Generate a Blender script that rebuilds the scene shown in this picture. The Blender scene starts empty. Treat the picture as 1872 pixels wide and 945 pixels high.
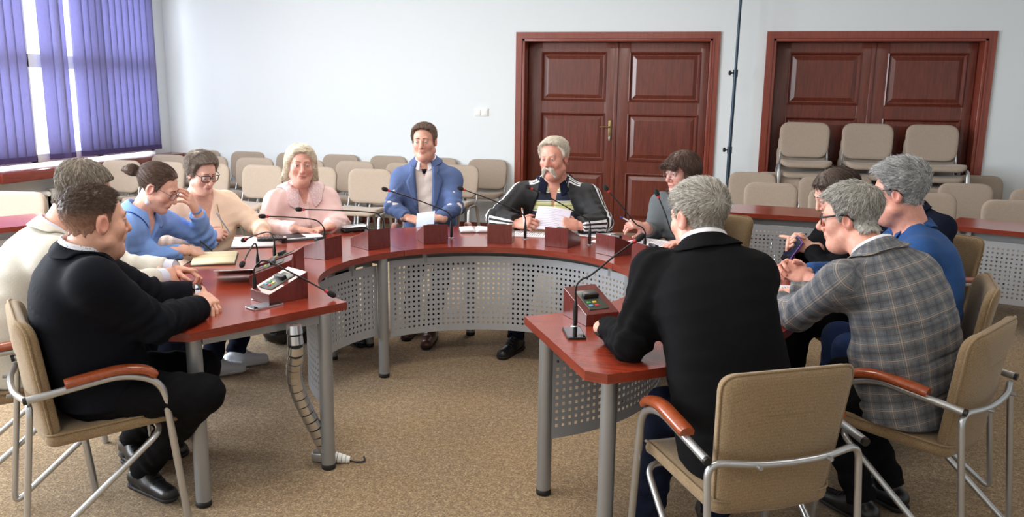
import bpy, bmesh, math, random
import numpy as np
from mathutils import Vector, Matrix

C = bpy.context.scene.collection
scn = bpy.context.scene
PI = math.pi

# ------------------------------------------------------------------ camera
cam_d = bpy.data.cameras.new('camera')
cam = bpy.data.objects.new('camera', cam_d)
C.objects.link(cam)
cam_d.sensor_width = 36.0
cam_d.lens = 1532.87 / 1872 * 36.0
cam_d.clip_end = 100
PITCH, ROLL, YAW, EYE = .198602, .0128496, -.2268986, 1.6576
_f0 = np.array([math.sin(YAW), math.cos(YAW), 0]); _r0 = np.array([math.cos(YAW), -math.sin(YAW), 0]); _u0 = np.array([0, 0, 1.])
_fw = math.cos(PITCH) * _f0 - math.sin(PITCH) * _u0
_up = math.cos(PITCH) * _u0 + math.sin(PITCH) * _f0
_rt = math.cos(ROLL) * _r0 + math.sin(ROLL) * _up
_u2 = math.cos(ROLL) * _up - math.sin(ROLL) * _r0
cam.matrix_world = Matrix(((_rt[0], _u2[0], -_fw[0], 0), (_rt[1], _u2[1], -_fw[1], 0), (_rt[2], _u2[2], -_fw[2], EYE), (0, 0, 0, 1)))
cam_d.dof.use_dof = True
cam_d.dof.focus_distance = 4.2
cam_d.dof.aperture_fstop = 5.6
scn.camera = cam

# ------------------------------------------------------------------ world, exposure
scn.view_settings.view_transform = 'Standard'
scn.view_settings.look = 'None'
scn.view_settings.gamma = 1.0
scn.view_settings.use_curve_mapping = False
scn.view_settings.exposure = 0.0
scn.cycles.use_denoising = True
scn.cycles.max_bounces = 7
scn.cycles.diffuse_bounces = 4
scn.cycles.glossy_bounces = 3
scn.cycles.transmission_bounces = 4
scn.cycles.sample_clamp_indirect = 6.0
scn.cycles.caustics_reflective = False
scn.cycles.caustics_refractive = False

world = bpy.data.worlds.new('overcast_sky')
scn.world = world
world.use_nodes = True
wn = world.node_tree
wn.nodes.clear()
w_out = wn.nodes.new('ShaderNodeOutputWorld')
w_bg = wn.nodes.new('ShaderNodeBackground')
w_bg.inputs['Color'].default_value = (.86, .93, 1, 1)
w_bg.inputs['Strength'].default_value = 2.6
wn.links.new(w_bg.outputs['Background'], w_out.inputs['Surface'])

def area(name, loc, aim, sx, sy, power, col, spread=180):
    l = bpy.data.lights.new(name, 'AREA')
    l.shape = 'RECTANGLE'; l.size = sx; l.size_y = sy; l.energy = power; l.color = col; l.spread = math.radians(spread)
    o = bpy.data.objects.new(name, l); C.objects.link(o)
    o.location = loc
    o.rotation_euler = Vector(aim).to_track_quat('-Z', 'Y').to_euler()
    return o

WX, WY, CEIL = -6.85, 9.75, 3.35      # window wall, back wall, ceiling height
EX, SY = 5.2, -3.4                     # far side wall, wall behind the camera
WINDOWS = [(6.45, 9.42), (2.75, 5.75), (-.95, 2.05)]   # y-ranges of the windows on the window wall
WZ0, WZ1 = .84, 2.95
# daylight that enters by the windows
for i, (a, b) in enumerate(WINDOWS):
    area('window_daylight', (WX + (-.75 if i == 0 else .12), (a + b) / 2, (WZ0 + WZ1) / 2 + .1), (1, 0, -.12), (b - a - .1) * (1.25 if i == 0 else 1), (WZ1 - WZ0 - .1) * (1.25 if i == 0 else 1), (215, 350, 320)[i], (.86, .93, 1))
# the ceiling luminaires
CEIL_LAMPS = [(x, y) for x in (-4.6, -1.2, 2.2) for y in (-.6, 2.9, 6.4)]
for x, y in CEIL_LAMPS:
    area('ceiling_luminaire_light', (x, y, CEIL - .1), (0, 0, -1), 1.15, .55, 8 if x > 1 else 34, (1, .955, .89))

# ------------------------------------------------------------------ materials
def nmat(name):
    m = bpy.data.materials.new(name); m.use_nodes = True
    nt = m.node_tree
    return m, nt, nt.nodes['Principled BSDF']

def L(nt, a, b):
    nt.links.new(a, b)

def node(nt, t, **k):
    n = nt.nodes.new(t)
    for a, v in k.items():
        if a in n.inputs.keys() if isinstance(a, str) else False:
            n.inputs[a].default_value = v
        else:
            setattr(n, a, v)
    return n

def s2l(r, g, b):
    f = lambda c: (c / 255 / 12.92) if c / 255 <= .04045 else ((c / 255 + .055) / 1.055) ** 2.4
    return (f(r), f(g), f(b), 1)

def ramp(nt, fac, stops):
    r = nt.nodes.new('ShaderNodeValToRGB')
    el = r.color_ramp.elements
    while len(el) < len(stops):
        el.new(.5)
    for e, (p, c) in zip(el, stops):
        e.position = p; e.color = c
    L(nt, fac, r.inputs['Fac'])
    return r.outputs['Color']

def noise(nt, scale=5, detail=3, vec=None, rough=.55, dist=0):
    n = nt.nodes.new('ShaderNodeTexNoise')
    n.inputs['Scale'].default_value = scale; n.inputs['Detail'].default_value = detail
    n.inputs['Roughness'].default_value = rough; n.inputs['Distortion'].default_value = dist
    if vec is not None:
        L(nt, vec, n.inputs['Vector'])
    return n.outputs['Fac']

def objvec(nt, sc=(1, 1, 1), rot=(0, 0, 0), src='Object'):
    t = nt.nodes.new('ShaderNodeTexCoord'); m = nt.nodes.new('ShaderNodeMapping')
    m.inputs['Scale'].default_value = sc; m.inputs['Rotation'].default_value = rot
    L(nt, t.outputs[src], m.inputs['Vector'])
    return m.outputs['Vector']

def bump(nt, b, h, strength=.2, dist=.002):
    n = nt.nodes.new('ShaderNodeBump')
    n.inputs['Strength'].default_value = strength; n.inputs['Distance'].default_value = dist
    L(nt, h, n.inputs['Height']); L(nt, n.outputs['Normal'], b.inputs['Normal'])

def mixc(nt, fac, a, b, mode='MIX'):
    n = nt.nodes.new('ShaderNodeMix'); n.data_type = 'RGBA'; n.blend_type = mode
    for s, v in ((0, fac), (6, a), (7, b)):
        if hasattr(v, 'is_linked') or hasattr(v, 'links'):
            L(nt, v, n.inputs[s])
        else:
            n.inputs[s].default_value = v
    return n.outputs[2]

def math_n(nt, op, a, b=None):
    n = nt.nodes.new('ShaderNodeMath'); n.operation = op
    for i, v in enumerate((a, b)):
        if v is None: continue
        if hasattr(v, 'links'): L(nt, v, n.inputs[i])
        else: n.inputs[i].default_value = v
    return n.outputs[0]

def plain(name, rgb, rough=.5, metal=0, coat=0, spec=.5, bumpy=None, var=.0, emit=None):
    m, nt, b = nmat(name)
    c = s2l(*rgb)
    b.inputs['Roughness'].default_value = rough; b.inputs['Metallic'].default_value = metal
    b.inputs['Coat Weight'].default_value = coat; b.inputs['Specular IOR Level'].default_value = spec
    if var:
        f = noise(nt, 60 if bumpy is None else bumpy[0], 3, objvec(nt))
        d = tuple(max(0, x * (1 - var)) for x in c[:3]) + (1,); e = tuple(min(1, x * (1 + var)) for x in c[:3]) + (1,)
        L(nt, ramp(nt, f, [(.3, d), (.7, e)]), b.inputs['Base Color'])
    else:
        b.inputs['Base Color'].default_value = c
    if bumpy:
        bump(nt, b, noise(nt, bumpy[0], 4, objvec(nt)), bumpy[1], bumpy[2] if len(bumpy) > 2 else .002)
    if emit:
        b.inputs['Emission Color'].default_value = c; b.inputs['Emission Strength'].default_value = emit
    return m

def wood(name, dark, light, sc, rot=(0, 0, 0), rough=.3, coat=.3, src='Object', contrast=1):
    m, nt, b = nmat(name)
    v = objvec(nt, sc, rot, src)
    f1 = noise(nt, 3.0, 6, v, .62, .6)
    f2 = noise(nt, 14.0, 3, v, .5, .2)
    f = math_n(nt, 'ADD', math_n(nt, 'MULTIPLY', f1, .75), math_n(nt, 'MULTIPLY', f2, .25))
    col = ramp(nt, f, [(.5 - .14 * contrast, s2l(*dark)), (.5 + .14 * contrast, s2l(*light))])
    L(nt, col, b.inputs['Base Color'])
    b.inputs['Roughness'].default_value = rough
    b.inputs['Coat Weight'].default_value = coat; b.inputs['Coat Roughness'].default_value = .18
    bump(nt, b, f, .06, .001)
    return m

M = {}
M['wall'] = plain('painted_wall', (226, 231, 233), .75, bumpy=(90, .06, .001))
M['ceiling'] = plain('painted_ceiling', (232, 231, 228), .85)
def carpet_mat():
    m, nt, b = nmat('flecked_carpet')
    v = objvec(nt)
    f = noise(nt, 110, 3, v, .7); g = noise(nt, 38, 4, v, .65); h = noise(nt, 1.6, 4, v, .6); k = noise(nt, 260, 2, v, .6)
    a = math_n(nt, 'ADD', math_n(nt, 'MULTIPLY', f, .5), math_n(nt, 'MULTIPLY', g, .28))
    a = math_n(nt, 'ADD', a, math_n(nt, 'MULTIPLY', k, .22))
    col = ramp(nt, a, [(.38, s2l(70, 54, 40)), (.5, s2l(143, 120, 92)), (.62, s2l(214, 188, 148))])
    col = mixc(nt, .25, col, ramp(nt, h, [(.35, s2l(138, 120, 98)), (.65, s2l(172, 140, 98))]))
    L(nt, col, b.inputs['Base Color'])
    b.inputs['Roughness'].default_value = .95; b.inputs['Specular IOR Level'].default_value = .1
    b.inputs['Sheen Weight'].default_value = .15
    bump(nt, b, a, .9, .008)
    return m
M['carpet'] = carpet_mat()
M['table_wood'] = wood('mahogany_table_board', (118, 38, 22), (158, 62, 40), (1.2, 9, 9), (0, 0, .3), .22, .35, contrast=1.2)
M['edge_wood'] = wood('mahogany_edge_band', (112, 40, 24), (140, 56, 36), (2, 2, 30), rough=.3)
M['box_wood'] = wood('mahogany_console_wood', (84, 30, 26), (112, 46, 40), (14, 14, 2), rough=.28, coat=.35)
M['door_wood'] = wood('mahogany_door_wood', (80, 34, 24), (122, 56, 40), (16, 16, 1.1), rough=.33, coat=.25, contrast=1.3)
M['casing_wood'] = wood('mahogany_door_casing', (120, 50, 36), (142, 66, 48), (16, 16, 1.1), rough=.32, coat=.25)
M['arm_wood'] = wood('cherry_armrest_wood', (132, 58, 28), (164, 80, 42), (4, 22, 22), rough=.28, coat=.5)
M['sill_wood'] = wood('mahogany_sill_board', (104, 38, 28), (136, 56, 44), (14, 1, 14), rough=.26, coat=.35)
M['grey_metal'] = plain('grey_painted_steel', (158, 160, 162), .38, .55)
M['panel_metal'] = plain('perforated_sheet_grey', (176, 179, 184), .45, .35)
M['chrome'] = plain('chair_frame_silver', (186, 188, 190), .28, .8)
M['bright_chrome'] = plain('polished_spine_chrome', (205, 207, 210), .2, .9)
M['black_rubber'] = plain('black_rubber', (20, 20, 21), .6)
M['black_plastic'] = plain('black_plastic', (22, 22, 24), .35)
M['dark_metal'] = plain('dark_mic_tube', (34, 34, 37), .4, .4)
M['red_ring'] = plain('red_mic_ring', (176, 40, 44), .35)
M['foam'] = plain('mic_foam', (28, 27, 28), .95, bumpy=(500, .5, .001))
M['brass'] = plain('brushed_brass', (150, 128, 88), .32, .85)
M['white_plastic'] = plain('white_plastic', (236, 236, 232), .35)
M['paper'] = plain('white_paper', (240, 238, 242), .8)
M['cream_paper'] = plain('cream_notebook_paper', (240, 230, 196), .8)
M['ink'] = plain('printed_text_grey', (150, 148, 160), .9)
M['glass_black'] = plain('black_screen_glass', (10, 11, 13), .06, 0, .8)
M['alu'] = plain('phone_aluminium', (190, 192, 196), .28, .85)
M['pole_paint'] = plain('dark_blue_grey_pole', (44, 60, 74), .35, .5)
M['radiator'] = plain('radiator_enamel', (206, 206, 202), .45)
M['pipe'] = plain('painted_pipe', (150, 148, 144), .5)
M['wall_low'] = plain('lower_wall_grey_paint', (176, 174, 168), .8)
M['lens'] = None

def upholstery(name, dark, light, scale):
    m, nt, b = nmat(name)
    v = objvec(nt)
    w1 = nt.nodes.new('ShaderNodeTexWave'); w1.bands_direction = 'X'; w1.inputs['Scale'].default_value = scale
    w2 = nt.nodes.new('ShaderNodeTexWave'); w2.bands_direction = 'Z'; w2.inputs['Scale'].default_value = scale * .8
    L(nt, v, w1.inputs['Vector']); L(nt, objvec(nt, (1, 1, 1), (.785, 0, 0)), w2.inputs['Vector'])
    wv = math_n(nt, 'MULTIPLY', w1.outputs['Fac'], w2.outputs['Fac'])
    n = noise(nt, 240, 3, v, .6)
    f = math_n(nt, 'ADD', math_n(nt, 'MULTIPLY', wv, .12), math_n(nt, 'MULTIPLY', n, .85))
    L(nt, ramp(nt, f, [(.25, s2l(*dark)), (.75, s2l(*light))]), b.inputs['Base Color'])
    b.inputs['Roughness'].default_value = .92; b.inputs['Sheen Weight'].default_value = .2; b.inputs['Specular IOR Level'].default_value = .2
    bump(nt, b, f, .35, .0015)
    return m
M['samba_cloth'] = upholstery('tan_woven_upholstery', (118, 98, 72), (166, 142, 110), 55)
M['iso_cloth'] = upholstery('beige_woven_upholstery', (154, 138, 123), (184, 168, 152), 110)
M['iso_shell'] = plain('grey_seat_shell', (70, 68, 66), .6)

def blind_mat():
    m, nt, b = nmat('purple_blind_fabric')
    v = objvec(nt, (90, 90, 3))
    n = noise(nt, 6, 3, v, .6)
    col = ramp(nt, n, [(.3, s2l(154, 152, 193)), (.7, s2l(176, 174, 207))])
    out = nt.nodes['Material Output']
    tr = nt.nodes.new('ShaderNodeBsdfTranslucent'); df = nt.nodes.new('ShaderNodeBsdfDiffuse'); mx = nt.nodes.new('ShaderNodeMixShader')
    L(nt, col, tr.inputs['Color']); L(nt, col, df.inputs['Color'])
    mx.inputs[0].default_value = .55
    L(nt, df.outputs[0], mx.inputs[1]); L(nt, tr.outputs[0], mx.inputs[2]); L(nt, mx.outputs[0], out.inputs['Surface'])
    return m
M['blind'] = blind_mat()
M['blind_weight'] = plain('purple_blind_hem', (70, 56, 104), .7)
def glass_mat():
    m, nt, b = nmat('window_glass')
    out = nt.nodes['Material Output']
    t = nt.nodes.new('ShaderNodeBsdfTransparent'); g = nt.nodes.new('ShaderNodeBsdfGlossy'); mx = nt.nodes.new('ShaderNodeMixShader')
    g.inputs['Roughness'].default_value = .02
    mx.inputs[0].default_value = .06
    L(nt, t.outputs[0], mx.inputs[1]); L(nt, g.outputs[0], mx.inputs[2]); L(nt, mx.outputs[0], out.inputs['Surface'])
    return m
M['glass'] = glass_mat()
M['lens'] = M['glass']
M['pvc'] = plain('white_window_frame', (235, 237, 238), .4)
M['lamp'] = plain('luminaire_diffuser', (255, 250, 240), .5, emit=2.0)

# ------------------------------------------------------------------ mesh helpers
def link(name, me, parent=None, mats=None):
    o = bpy.data.objects.new(name, me); C.objects.link(o)
    if parent is not None: o.parent = parent
    for m in (mats or []):
        me.materials.append(m)
    return o

def mesh_np(name, v, f, smooth=True, mi=None):
    """v (N,3), f list/array of faces"""
    me = bpy.data.meshes.new(name)
    if isinstance(f, np.ndarray):
        k = f.shape[1]; n = len(f)
        me.vertices.add(len(v)); me.vertices.foreach_set('co', np.asarray(v, np.float32).ravel())
        me.loops.add(n * k); me.loops.foreach_set('vertex_index', f.astype(np.int32).ravel())
        me.polygons.add(n); me.polygons.foreach_set('loop_start', np.arange(0, n * k, k, dtype=np.int32))
        me.polygons.foreach_set('loop_total', np.full(n, k, np.int32))
    else:
        me.from_pydata([tuple(map(float, p)) for p in v], [], f)
    if mi is not None:
        me.polygons.foreach_set('material_index', np.asarray(mi, np.int32))
    me.update(calc_edges=True)
    me.validate()
    me.polygons.foreach_set('use_smooth', np.full(len(me.polygons), smooth, bool))
    return me

class MB:
    """collects simple shapes, links them as one mesh object"""
    def __init__(s): s.v = []; s.f = []; s.mi = []; s.sm = []
    def add(s, v, f, mi=0, smooth=False):
        o = len(s.v); s.v += [tuple(map(float, p)) for p in v]
        s.f += [tuple(i + o for i in q) for q in f]; s.mi += [mi] * len(f); s.sm += [smooth] * len(f)
        return s
    def box(s, lo, hi, mi=0, mat=None, bev=0):
        (x0, y0, z0), (x1, y1, z1) = lo, hi
        bm = bmesh.new(); bmesh.ops.create_cube(bm, size=1)
        for v in bm.verts:
            v.co = Vector(((v.co.x + .5) * (x1 - x0) + x0, (v.co.y + .5) * (y1 - y0) + y0, (v.co.z + .5) * (z1 - z0) + z0))
        if bev:
            bmesh.ops.bevel(bm, geom=bm.edges[:], offset=bev, segments=2, affect='EDGES', profile=.6)
        return s.bm(bm, mi, mat, bev > 0)
    def bm(s, bm, mi=0, mat=None, smooth=False):
        bm.verts.ensure_lookup_table(); bm.verts.index_update()
        vs = [(mat @ v.co if mat is not None else v.co.copy()) for v in bm.verts]
        s.add([tuple(v) for v in vs], [tuple(v.index for v in f.verts) for f in bm.faces], mi, smooth)
        bm.free(); return s
    def prism(s, poly, axis_fn, t0, t1, mi=0, smooth=False):
        n = len(poly)
        v = [axis_fn(p, t0) for p in poly] + [axis_fn(p, t1) for p in poly]
        f = [tuple(range(n))[::-1], tuple(range(n, 2 * n))] + [(i, (i + 1) % n, (i + 1) % n + n, i + n) for i in range(n)]
        return s.add(v, f, mi, smooth)
    def tube(s, pts, r, seg=10, mi=0, flat=None, caps=True):
        pts = [Vector(p) for p in pts]; n = len(pts)
        rs = r if isinstance(r, (list, tuple)) else [r] * n
        t = [(pts[min(i + 1, n - 1)] - pts[max(i - 1, 0)]).normalized() for i in range(n)]
        ref = Vector((0, 0, 1)) if abs(t[0].z) < .9 else Vector((1, 0, 0))
        u = (ref - t[0] * ref.dot(t[0])).normalized()
        v = []; f = []
        for i in range(n):
            u = (u - t[i] * u.dot(t[i])).normalized(); w = t[i].cross(u)
            for k in range(seg):
                a = 2 * PI * k / seg
                fu, fw_ = (1, 1) if flat is None else flat
                v.append(pts[i] + u * (math.cos(a) * rs[i] * fu) + w * (math.sin(a) * rs[i] * fw_))
        for i in range(n - 1):
            for k in range(seg):
                a, b = i * seg + k, i * seg + (k + 1) % seg
                f.append((a, b, b + seg, a + seg))
        s.add(v, f, mi, True)
        if caps:
            s.add(v[:seg], [tuple(range(seg))[::-1]], mi); s.add(v[-seg:], [tuple(range(seg))], mi)
        return s
    def lathe(s, prof, c=(0, 0, 0), seg=24, mi=0, mat=None):
        v = []; f = []; n = len(prof)
        for k in range(seg):
            a = 2 * PI * k / seg
            for r, z in prof:
                p = Vector((r * math.cos(a), r * math.sin(a), z))
                if mat is not None: p = mat @ p
                v.append(p + Vector(c))
        for k in range(seg):
            for i in range(n - 1):
                a = k * n + i; b = ((k + 1) % seg) * n + i
                f.append((a, b, b + 1, a + 1))
        s.add(v, f, mi, True)
        for i, rev in ((0, True), (n - 1, False)):
            ring = [k * n + i for k in range(seg)]
            s.add([v[j] for j in ring], [tuple(range(seg))[::-1 if rev else 1]], mi)
        return s
    def ball(s, c, r, sc=(1, 1, 1), seg=16, mi=0, mat=None):
        bm = bmesh.new(); bmesh.ops.create_uvsphere(bm, u_segments=seg, v_segments=seg // 2 + 2, radius=r)
        for v in bm.verts:
            p = Vector((v.co.x * sc[0], v.co.y * sc[1], v.co.z * sc[2]))
            if mat is not None: p = mat @ p
            v.co = p + Vector(c)
        return s.bm(bm, mi, None, True)
    def build(s, name, mats, parent=None):
        me = bpy.data.meshes.new(name)
        me.from_pydata(s.v, [], s.f)
        me.polygons.foreach_set('material_index', s.mi); me.polygons.foreach_set('use_smooth', s.sm)
        me.update()
        bm = bmesh.new(); bm.from_mesh(me); bmesh.ops.recalc_face_normals(bm, faces=bm.faces[:]); bm.to_mesh(me); bm.free()
        if not isinstance(mats, (list, tuple)): mats = [mats]
        return link(name, me, parent, mats)

def thing(name, label, cat, loc=(0, 0, 0), rz=0, group=None):
    o = bpy.data.objects.new(name, None); C.objects.link(o)
    o.location = loc; o.rotation_euler = (0, 0, rz); o.empty_display_size = .1
    return tag(o, label, cat, group)

def tag(o, label, cat, group=None, kind=None):
    o['label'] = label; o['category'] = cat
    if group: o['group'] = group
    if kind: o['kind'] = kind
    return o

def struct(o):
    o['kind'] = 'structure'; return o

def dup(root, loc, rz, label=None, group=None):
    r = root.copy(); C.objects.link(r); r.location = loc; r.rotation_euler = (0, 0, rz)
    if label: r['label'] = label
    if group: r['group'] = group
    def rec(src, dst):
        for ch in list(src.children):
            c = ch.copy(); C.objects.link(c); c.parent = dst
            rec(ch, c)
    rec(root, r)
    return r

def arc_pts(c, r, a0, a1, n, z):
    return [(c[0] + r * math.cos(a0 + (a1 - a0) * i / n), c[1] + r * math.sin(a0 + (a1 - a0) * i / n), z) for i in range(n + 1)]

def smooth_path(pts, n=6):
    """Catmull-Rom through pts"""
    P = [Vector(p) for p in pts]; P = [P[0] * 2 - P[1]] + P + [P[-1] * 2 - P[-2]]
    out = []
    for i in range(1, len(P) - 2):
        for k in range(n):
            t = k / n; a, b, c, d = P[i - 1:i + 3]
            out.append(.5 * ((2 * b) + (c - a) * t + (2 * a - 5 * b + 4 * c - d) * t * t + (3 * b - a - 3 * c + d) * t ** 3))
    out.append(P[-2]); return out

def fillet(pts, r, n=5):
    """polyline with rounded corners of radius r"""
    P = [Vector(p) for p in pts]; out = [P[0]]
    for i in range(1, len(P) - 1):
        a, b, c = P[i - 1], P[i], P[i + 1]
        rr = r[i - 1] if isinstance(r, (list, tuple)) else r
        u = (a - b); v = (c - b); d = min(rr, u.length * .49, v.length * .49)
        p, q = b + u.normalized() * d, b + v.normalized() * d
        for k in range(n + 1):
            t = k / n
            out.append(p * (1 - t) ** 2 + b * 2 * t * (1 - t) + q * t * t)
    out.append(P[-1]); return out
# ------------------------------------------------------------------ room shell
T = .25
FLOOR_LO = (WX - .5, SY - .3); FLOOR_HI = (EX + .3, WY + .6)
struct(MB().box((FLOOR_LO[0], FLOOR_LO[1], -.1), (FLOOR_HI[0], FLOOR_HI[1], 0)).build('floor', M['carpet']))
struct(MB().box((FLOOR_LO[0], FLOOR_LO[1], CEIL), (FLOOR_HI[0], FLOOR_HI[1], CEIL + .1)).build('ceiling', M['ceiling']))
D1 = (-2.155, -.015, 2.235); D2 = (.625, 2.735, 2.235)     # door openings: x0, x1, height
w = MB()
for x0, x1 in ((WX - .5, D1[0]), (D1[1], D2[0]), (D2[1], EX + .3)):
    w.box((x0, WY, 0), (x1, WY + .4, CEIL))
for d in (D1, D2):
    w.box((d[0], WY, d[2]), (d[1], WY + .4, CEIL))
    w.box((d[0], WY + .34, 0), (d[1], WY + .4, d[2]))
struct(w.build('wall_back', M['wall']))
struct(MB().box((EX, SY, 0), (EX + .3, WY, CEIL)).build('wall_right', M['wall']))
struct(MB().box((WX - .5, SY - .3, 0), (EX + .3, SY, CEIL)).build('wall_front', M['wall']))
w = MB()
prev = SY
for a, b in sorted(WINDOWS):
    w.box((WX - .3, prev, 0), (WX, a, CEIL)); prev = b
    w.box((WX - .3, a, 0), (WX, b, WZ0 - .06)); w.box((WX - .3, a, WZ1), (WX, b, CEIL))
w.box((WX - .3, prev, 0), (WX, WY, CEIL))
struct(w.build('wall_left', M['wall']))
struct(MB().box((WX, SY, 0), (WX + .012, WY, .07)).build('baseboard_left', M['sill_wood']))
w = MB()
for x0, x1 in ((WX, D1[0] - .08), (D1[1] + .08, D2[0] - .08), (D2[1] + .08, EX)):
    w.box((x0, WY - .014, 0), (x1, WY, .07))
struct(w.build('baseboard_back', M['casing_wood']))

# windows: white frames with a transom bar and panes
for i, (a, b) in enumerate(WINDOWS):
    r = bpy.data.objects.new('window_%d' % (i + 1), None); C.objects.link(r); struct(r)
    r.location = (WX - .04, (a + b) / 2, WZ0)
    hw, hh = (b - a) / 2, WZ1 - WZ0
    fr = MB(); t = .035
    for y0, y1, z0, z1 in ((-hw, -hw + .08, 0, hh), (hw - .08, hw, 0, hh), (-hw, hw, 0, .09), (-hw, hw, hh - .08, hh), (-hw, hw, .98, 1.12),
                           (-hw / 3 - .05, -hw / 3 + .05, 0, hh), (hw / 3 - .05, hw / 3 + .05, 0, hh)):
        fr.box((-t, y0, z0), (t, y1, z1), bev=.006)
    fr.build('window_frame', M['pvc'], r)
    for k in range(3):
        y0 = -hw + k * 2 * hw / 3
        MB().box((-.004, y0 + .02, .05), (.004, y0 + 2 * hw / 3 - .02, hh - .05)).build('window_pane', M['glass'], r)
# the sill board that runs along the window wall
s = MB().box((WX - .18, 6.74, .70), (-6.6, WY - .01, .80), bev=.006)
s.box((WX - .18, SY + .02, .74), (-6.64, 6.74, .80), bev=.006)
struct(s.build('trim_1', M['sill_wood']))
struct(MB().box((WX, 6.2, 0), (-6.68, 6.78, .70)).build('trim_2', M['wall_low']))

# vertical blind: head rail and slats hung edge to edge, with gaps where slats are missing
bl = thing('vertical_blind', 'purple vertical slat blind hanging over the bright window by the sill', 'blind', (-6.765, 8.0, 2.9))
MB().box((-.03, -1.75, -.02), (.03, 1.45, .03), bev=.004).build('head_rail', M['pvc'], bl)
def slat(y, ang, w=.140, top=-.03, bot=-2.03):
    n = 6; m = MB(); v = []; nz = 5
    ca, sa = math.cos(ang), math.sin(ang)
    for j in range(nz + 1):
        z = top + (bot - top) * j / nz
        for k in range(n + 1):
            u = (k / n - .5) * w; bow = .006 * (1 - (2 * k / n - 1) ** 2)
            v.append((u * sa + bow * ca, u * ca - bow * sa, z))
    f = [(j * (n + 1) + k, j * (n + 1) + k + 1, (j + 1) * (n + 1) + k + 1, (j + 1) * (n + 1) + k) for j in range(nz) for k in range(n)]
    m.add(v, f, 0, True)
    o = m.build('slat', M['blind'], bl); o.location = (0, y - 8.0, 0)
    md = o.modifiers.new('thickness', 'SOLIDIFY'); md.thickness = .0012
    h = MB(); hv = []
    for j, z in enumerate((bot + .055, bot)):
        for off in (-.004, .004):
            for k in range(n + 1):
                u = (k / n - .5) * w; bow = .006 * (1 - (2 * k / n - 1) ** 2) + off
                hv.append((u * sa + bow * ca, u * ca - bow * sa, z))
    N = n + 1
    hf = []
    for k in range(n):
        hf += [(k, k + 1, 2 * N + k + 1, 2 * N + k), (N + k, N + k + 1, 3 * N + k + 1, 3 * N + k), (k, k + 1, N + k + 1, N + k), (2 * N + k, 2 * N + k + 1, 3 * N + k + 1, 3 * N + k)]
    hf += [(0, N, 3 * N, 2 * N), (n, N + n, 3 * N + n, 2 * N + n)]
    h.add(hv, hf).build('slat_weight', M['blind_weight'], o)
ys = [6.46 + .117 * k for k in range(8)]
random.seed(5)
for y in ys: slat(y, .32 + random.uniform(-.08, .08))
slat(7.645, .25, .15); slat(7.765, 1.0); slat(7.86, .2, .125)
for k in range(12):
    slat(8.115 + .1105 * k, .36 + random.uniform(-.12, .12))

# radiator, valve and pipe below the sill
rd = thing('radiator', 'white panel radiator under the red sill, pipe and valve on its near end', 'radiator', (-6.72, 8.3, .12))
rb = MB()
for k in range(26):
    rb.box((-.045, -.86 + k * .066, 0), (.045, -.86 + k * .066 + .056, .46), bev=.012)
rb.box((-.02, -.86, .02), (.02, .85, .44))
rb.build('radiator_body', M['radiator'], rd)
pp = MB(); pp.tube([(.0, -1.7, .40), (0, -.98, .42), (0, -.86, .42)], .014); pp.build('supply_pipe', M['pipe'], rd)
vv = MB(); vv.tube([(0, -1.02, .42), (0, -.88, .42)], [.022, .022]); vv.tube([(0, -.97, .42), (.06, -.97, .42), (.1, -.97, .42)], [.016, .026, .026]); vv.build('valve', M['white_plastic'], rd)

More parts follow.
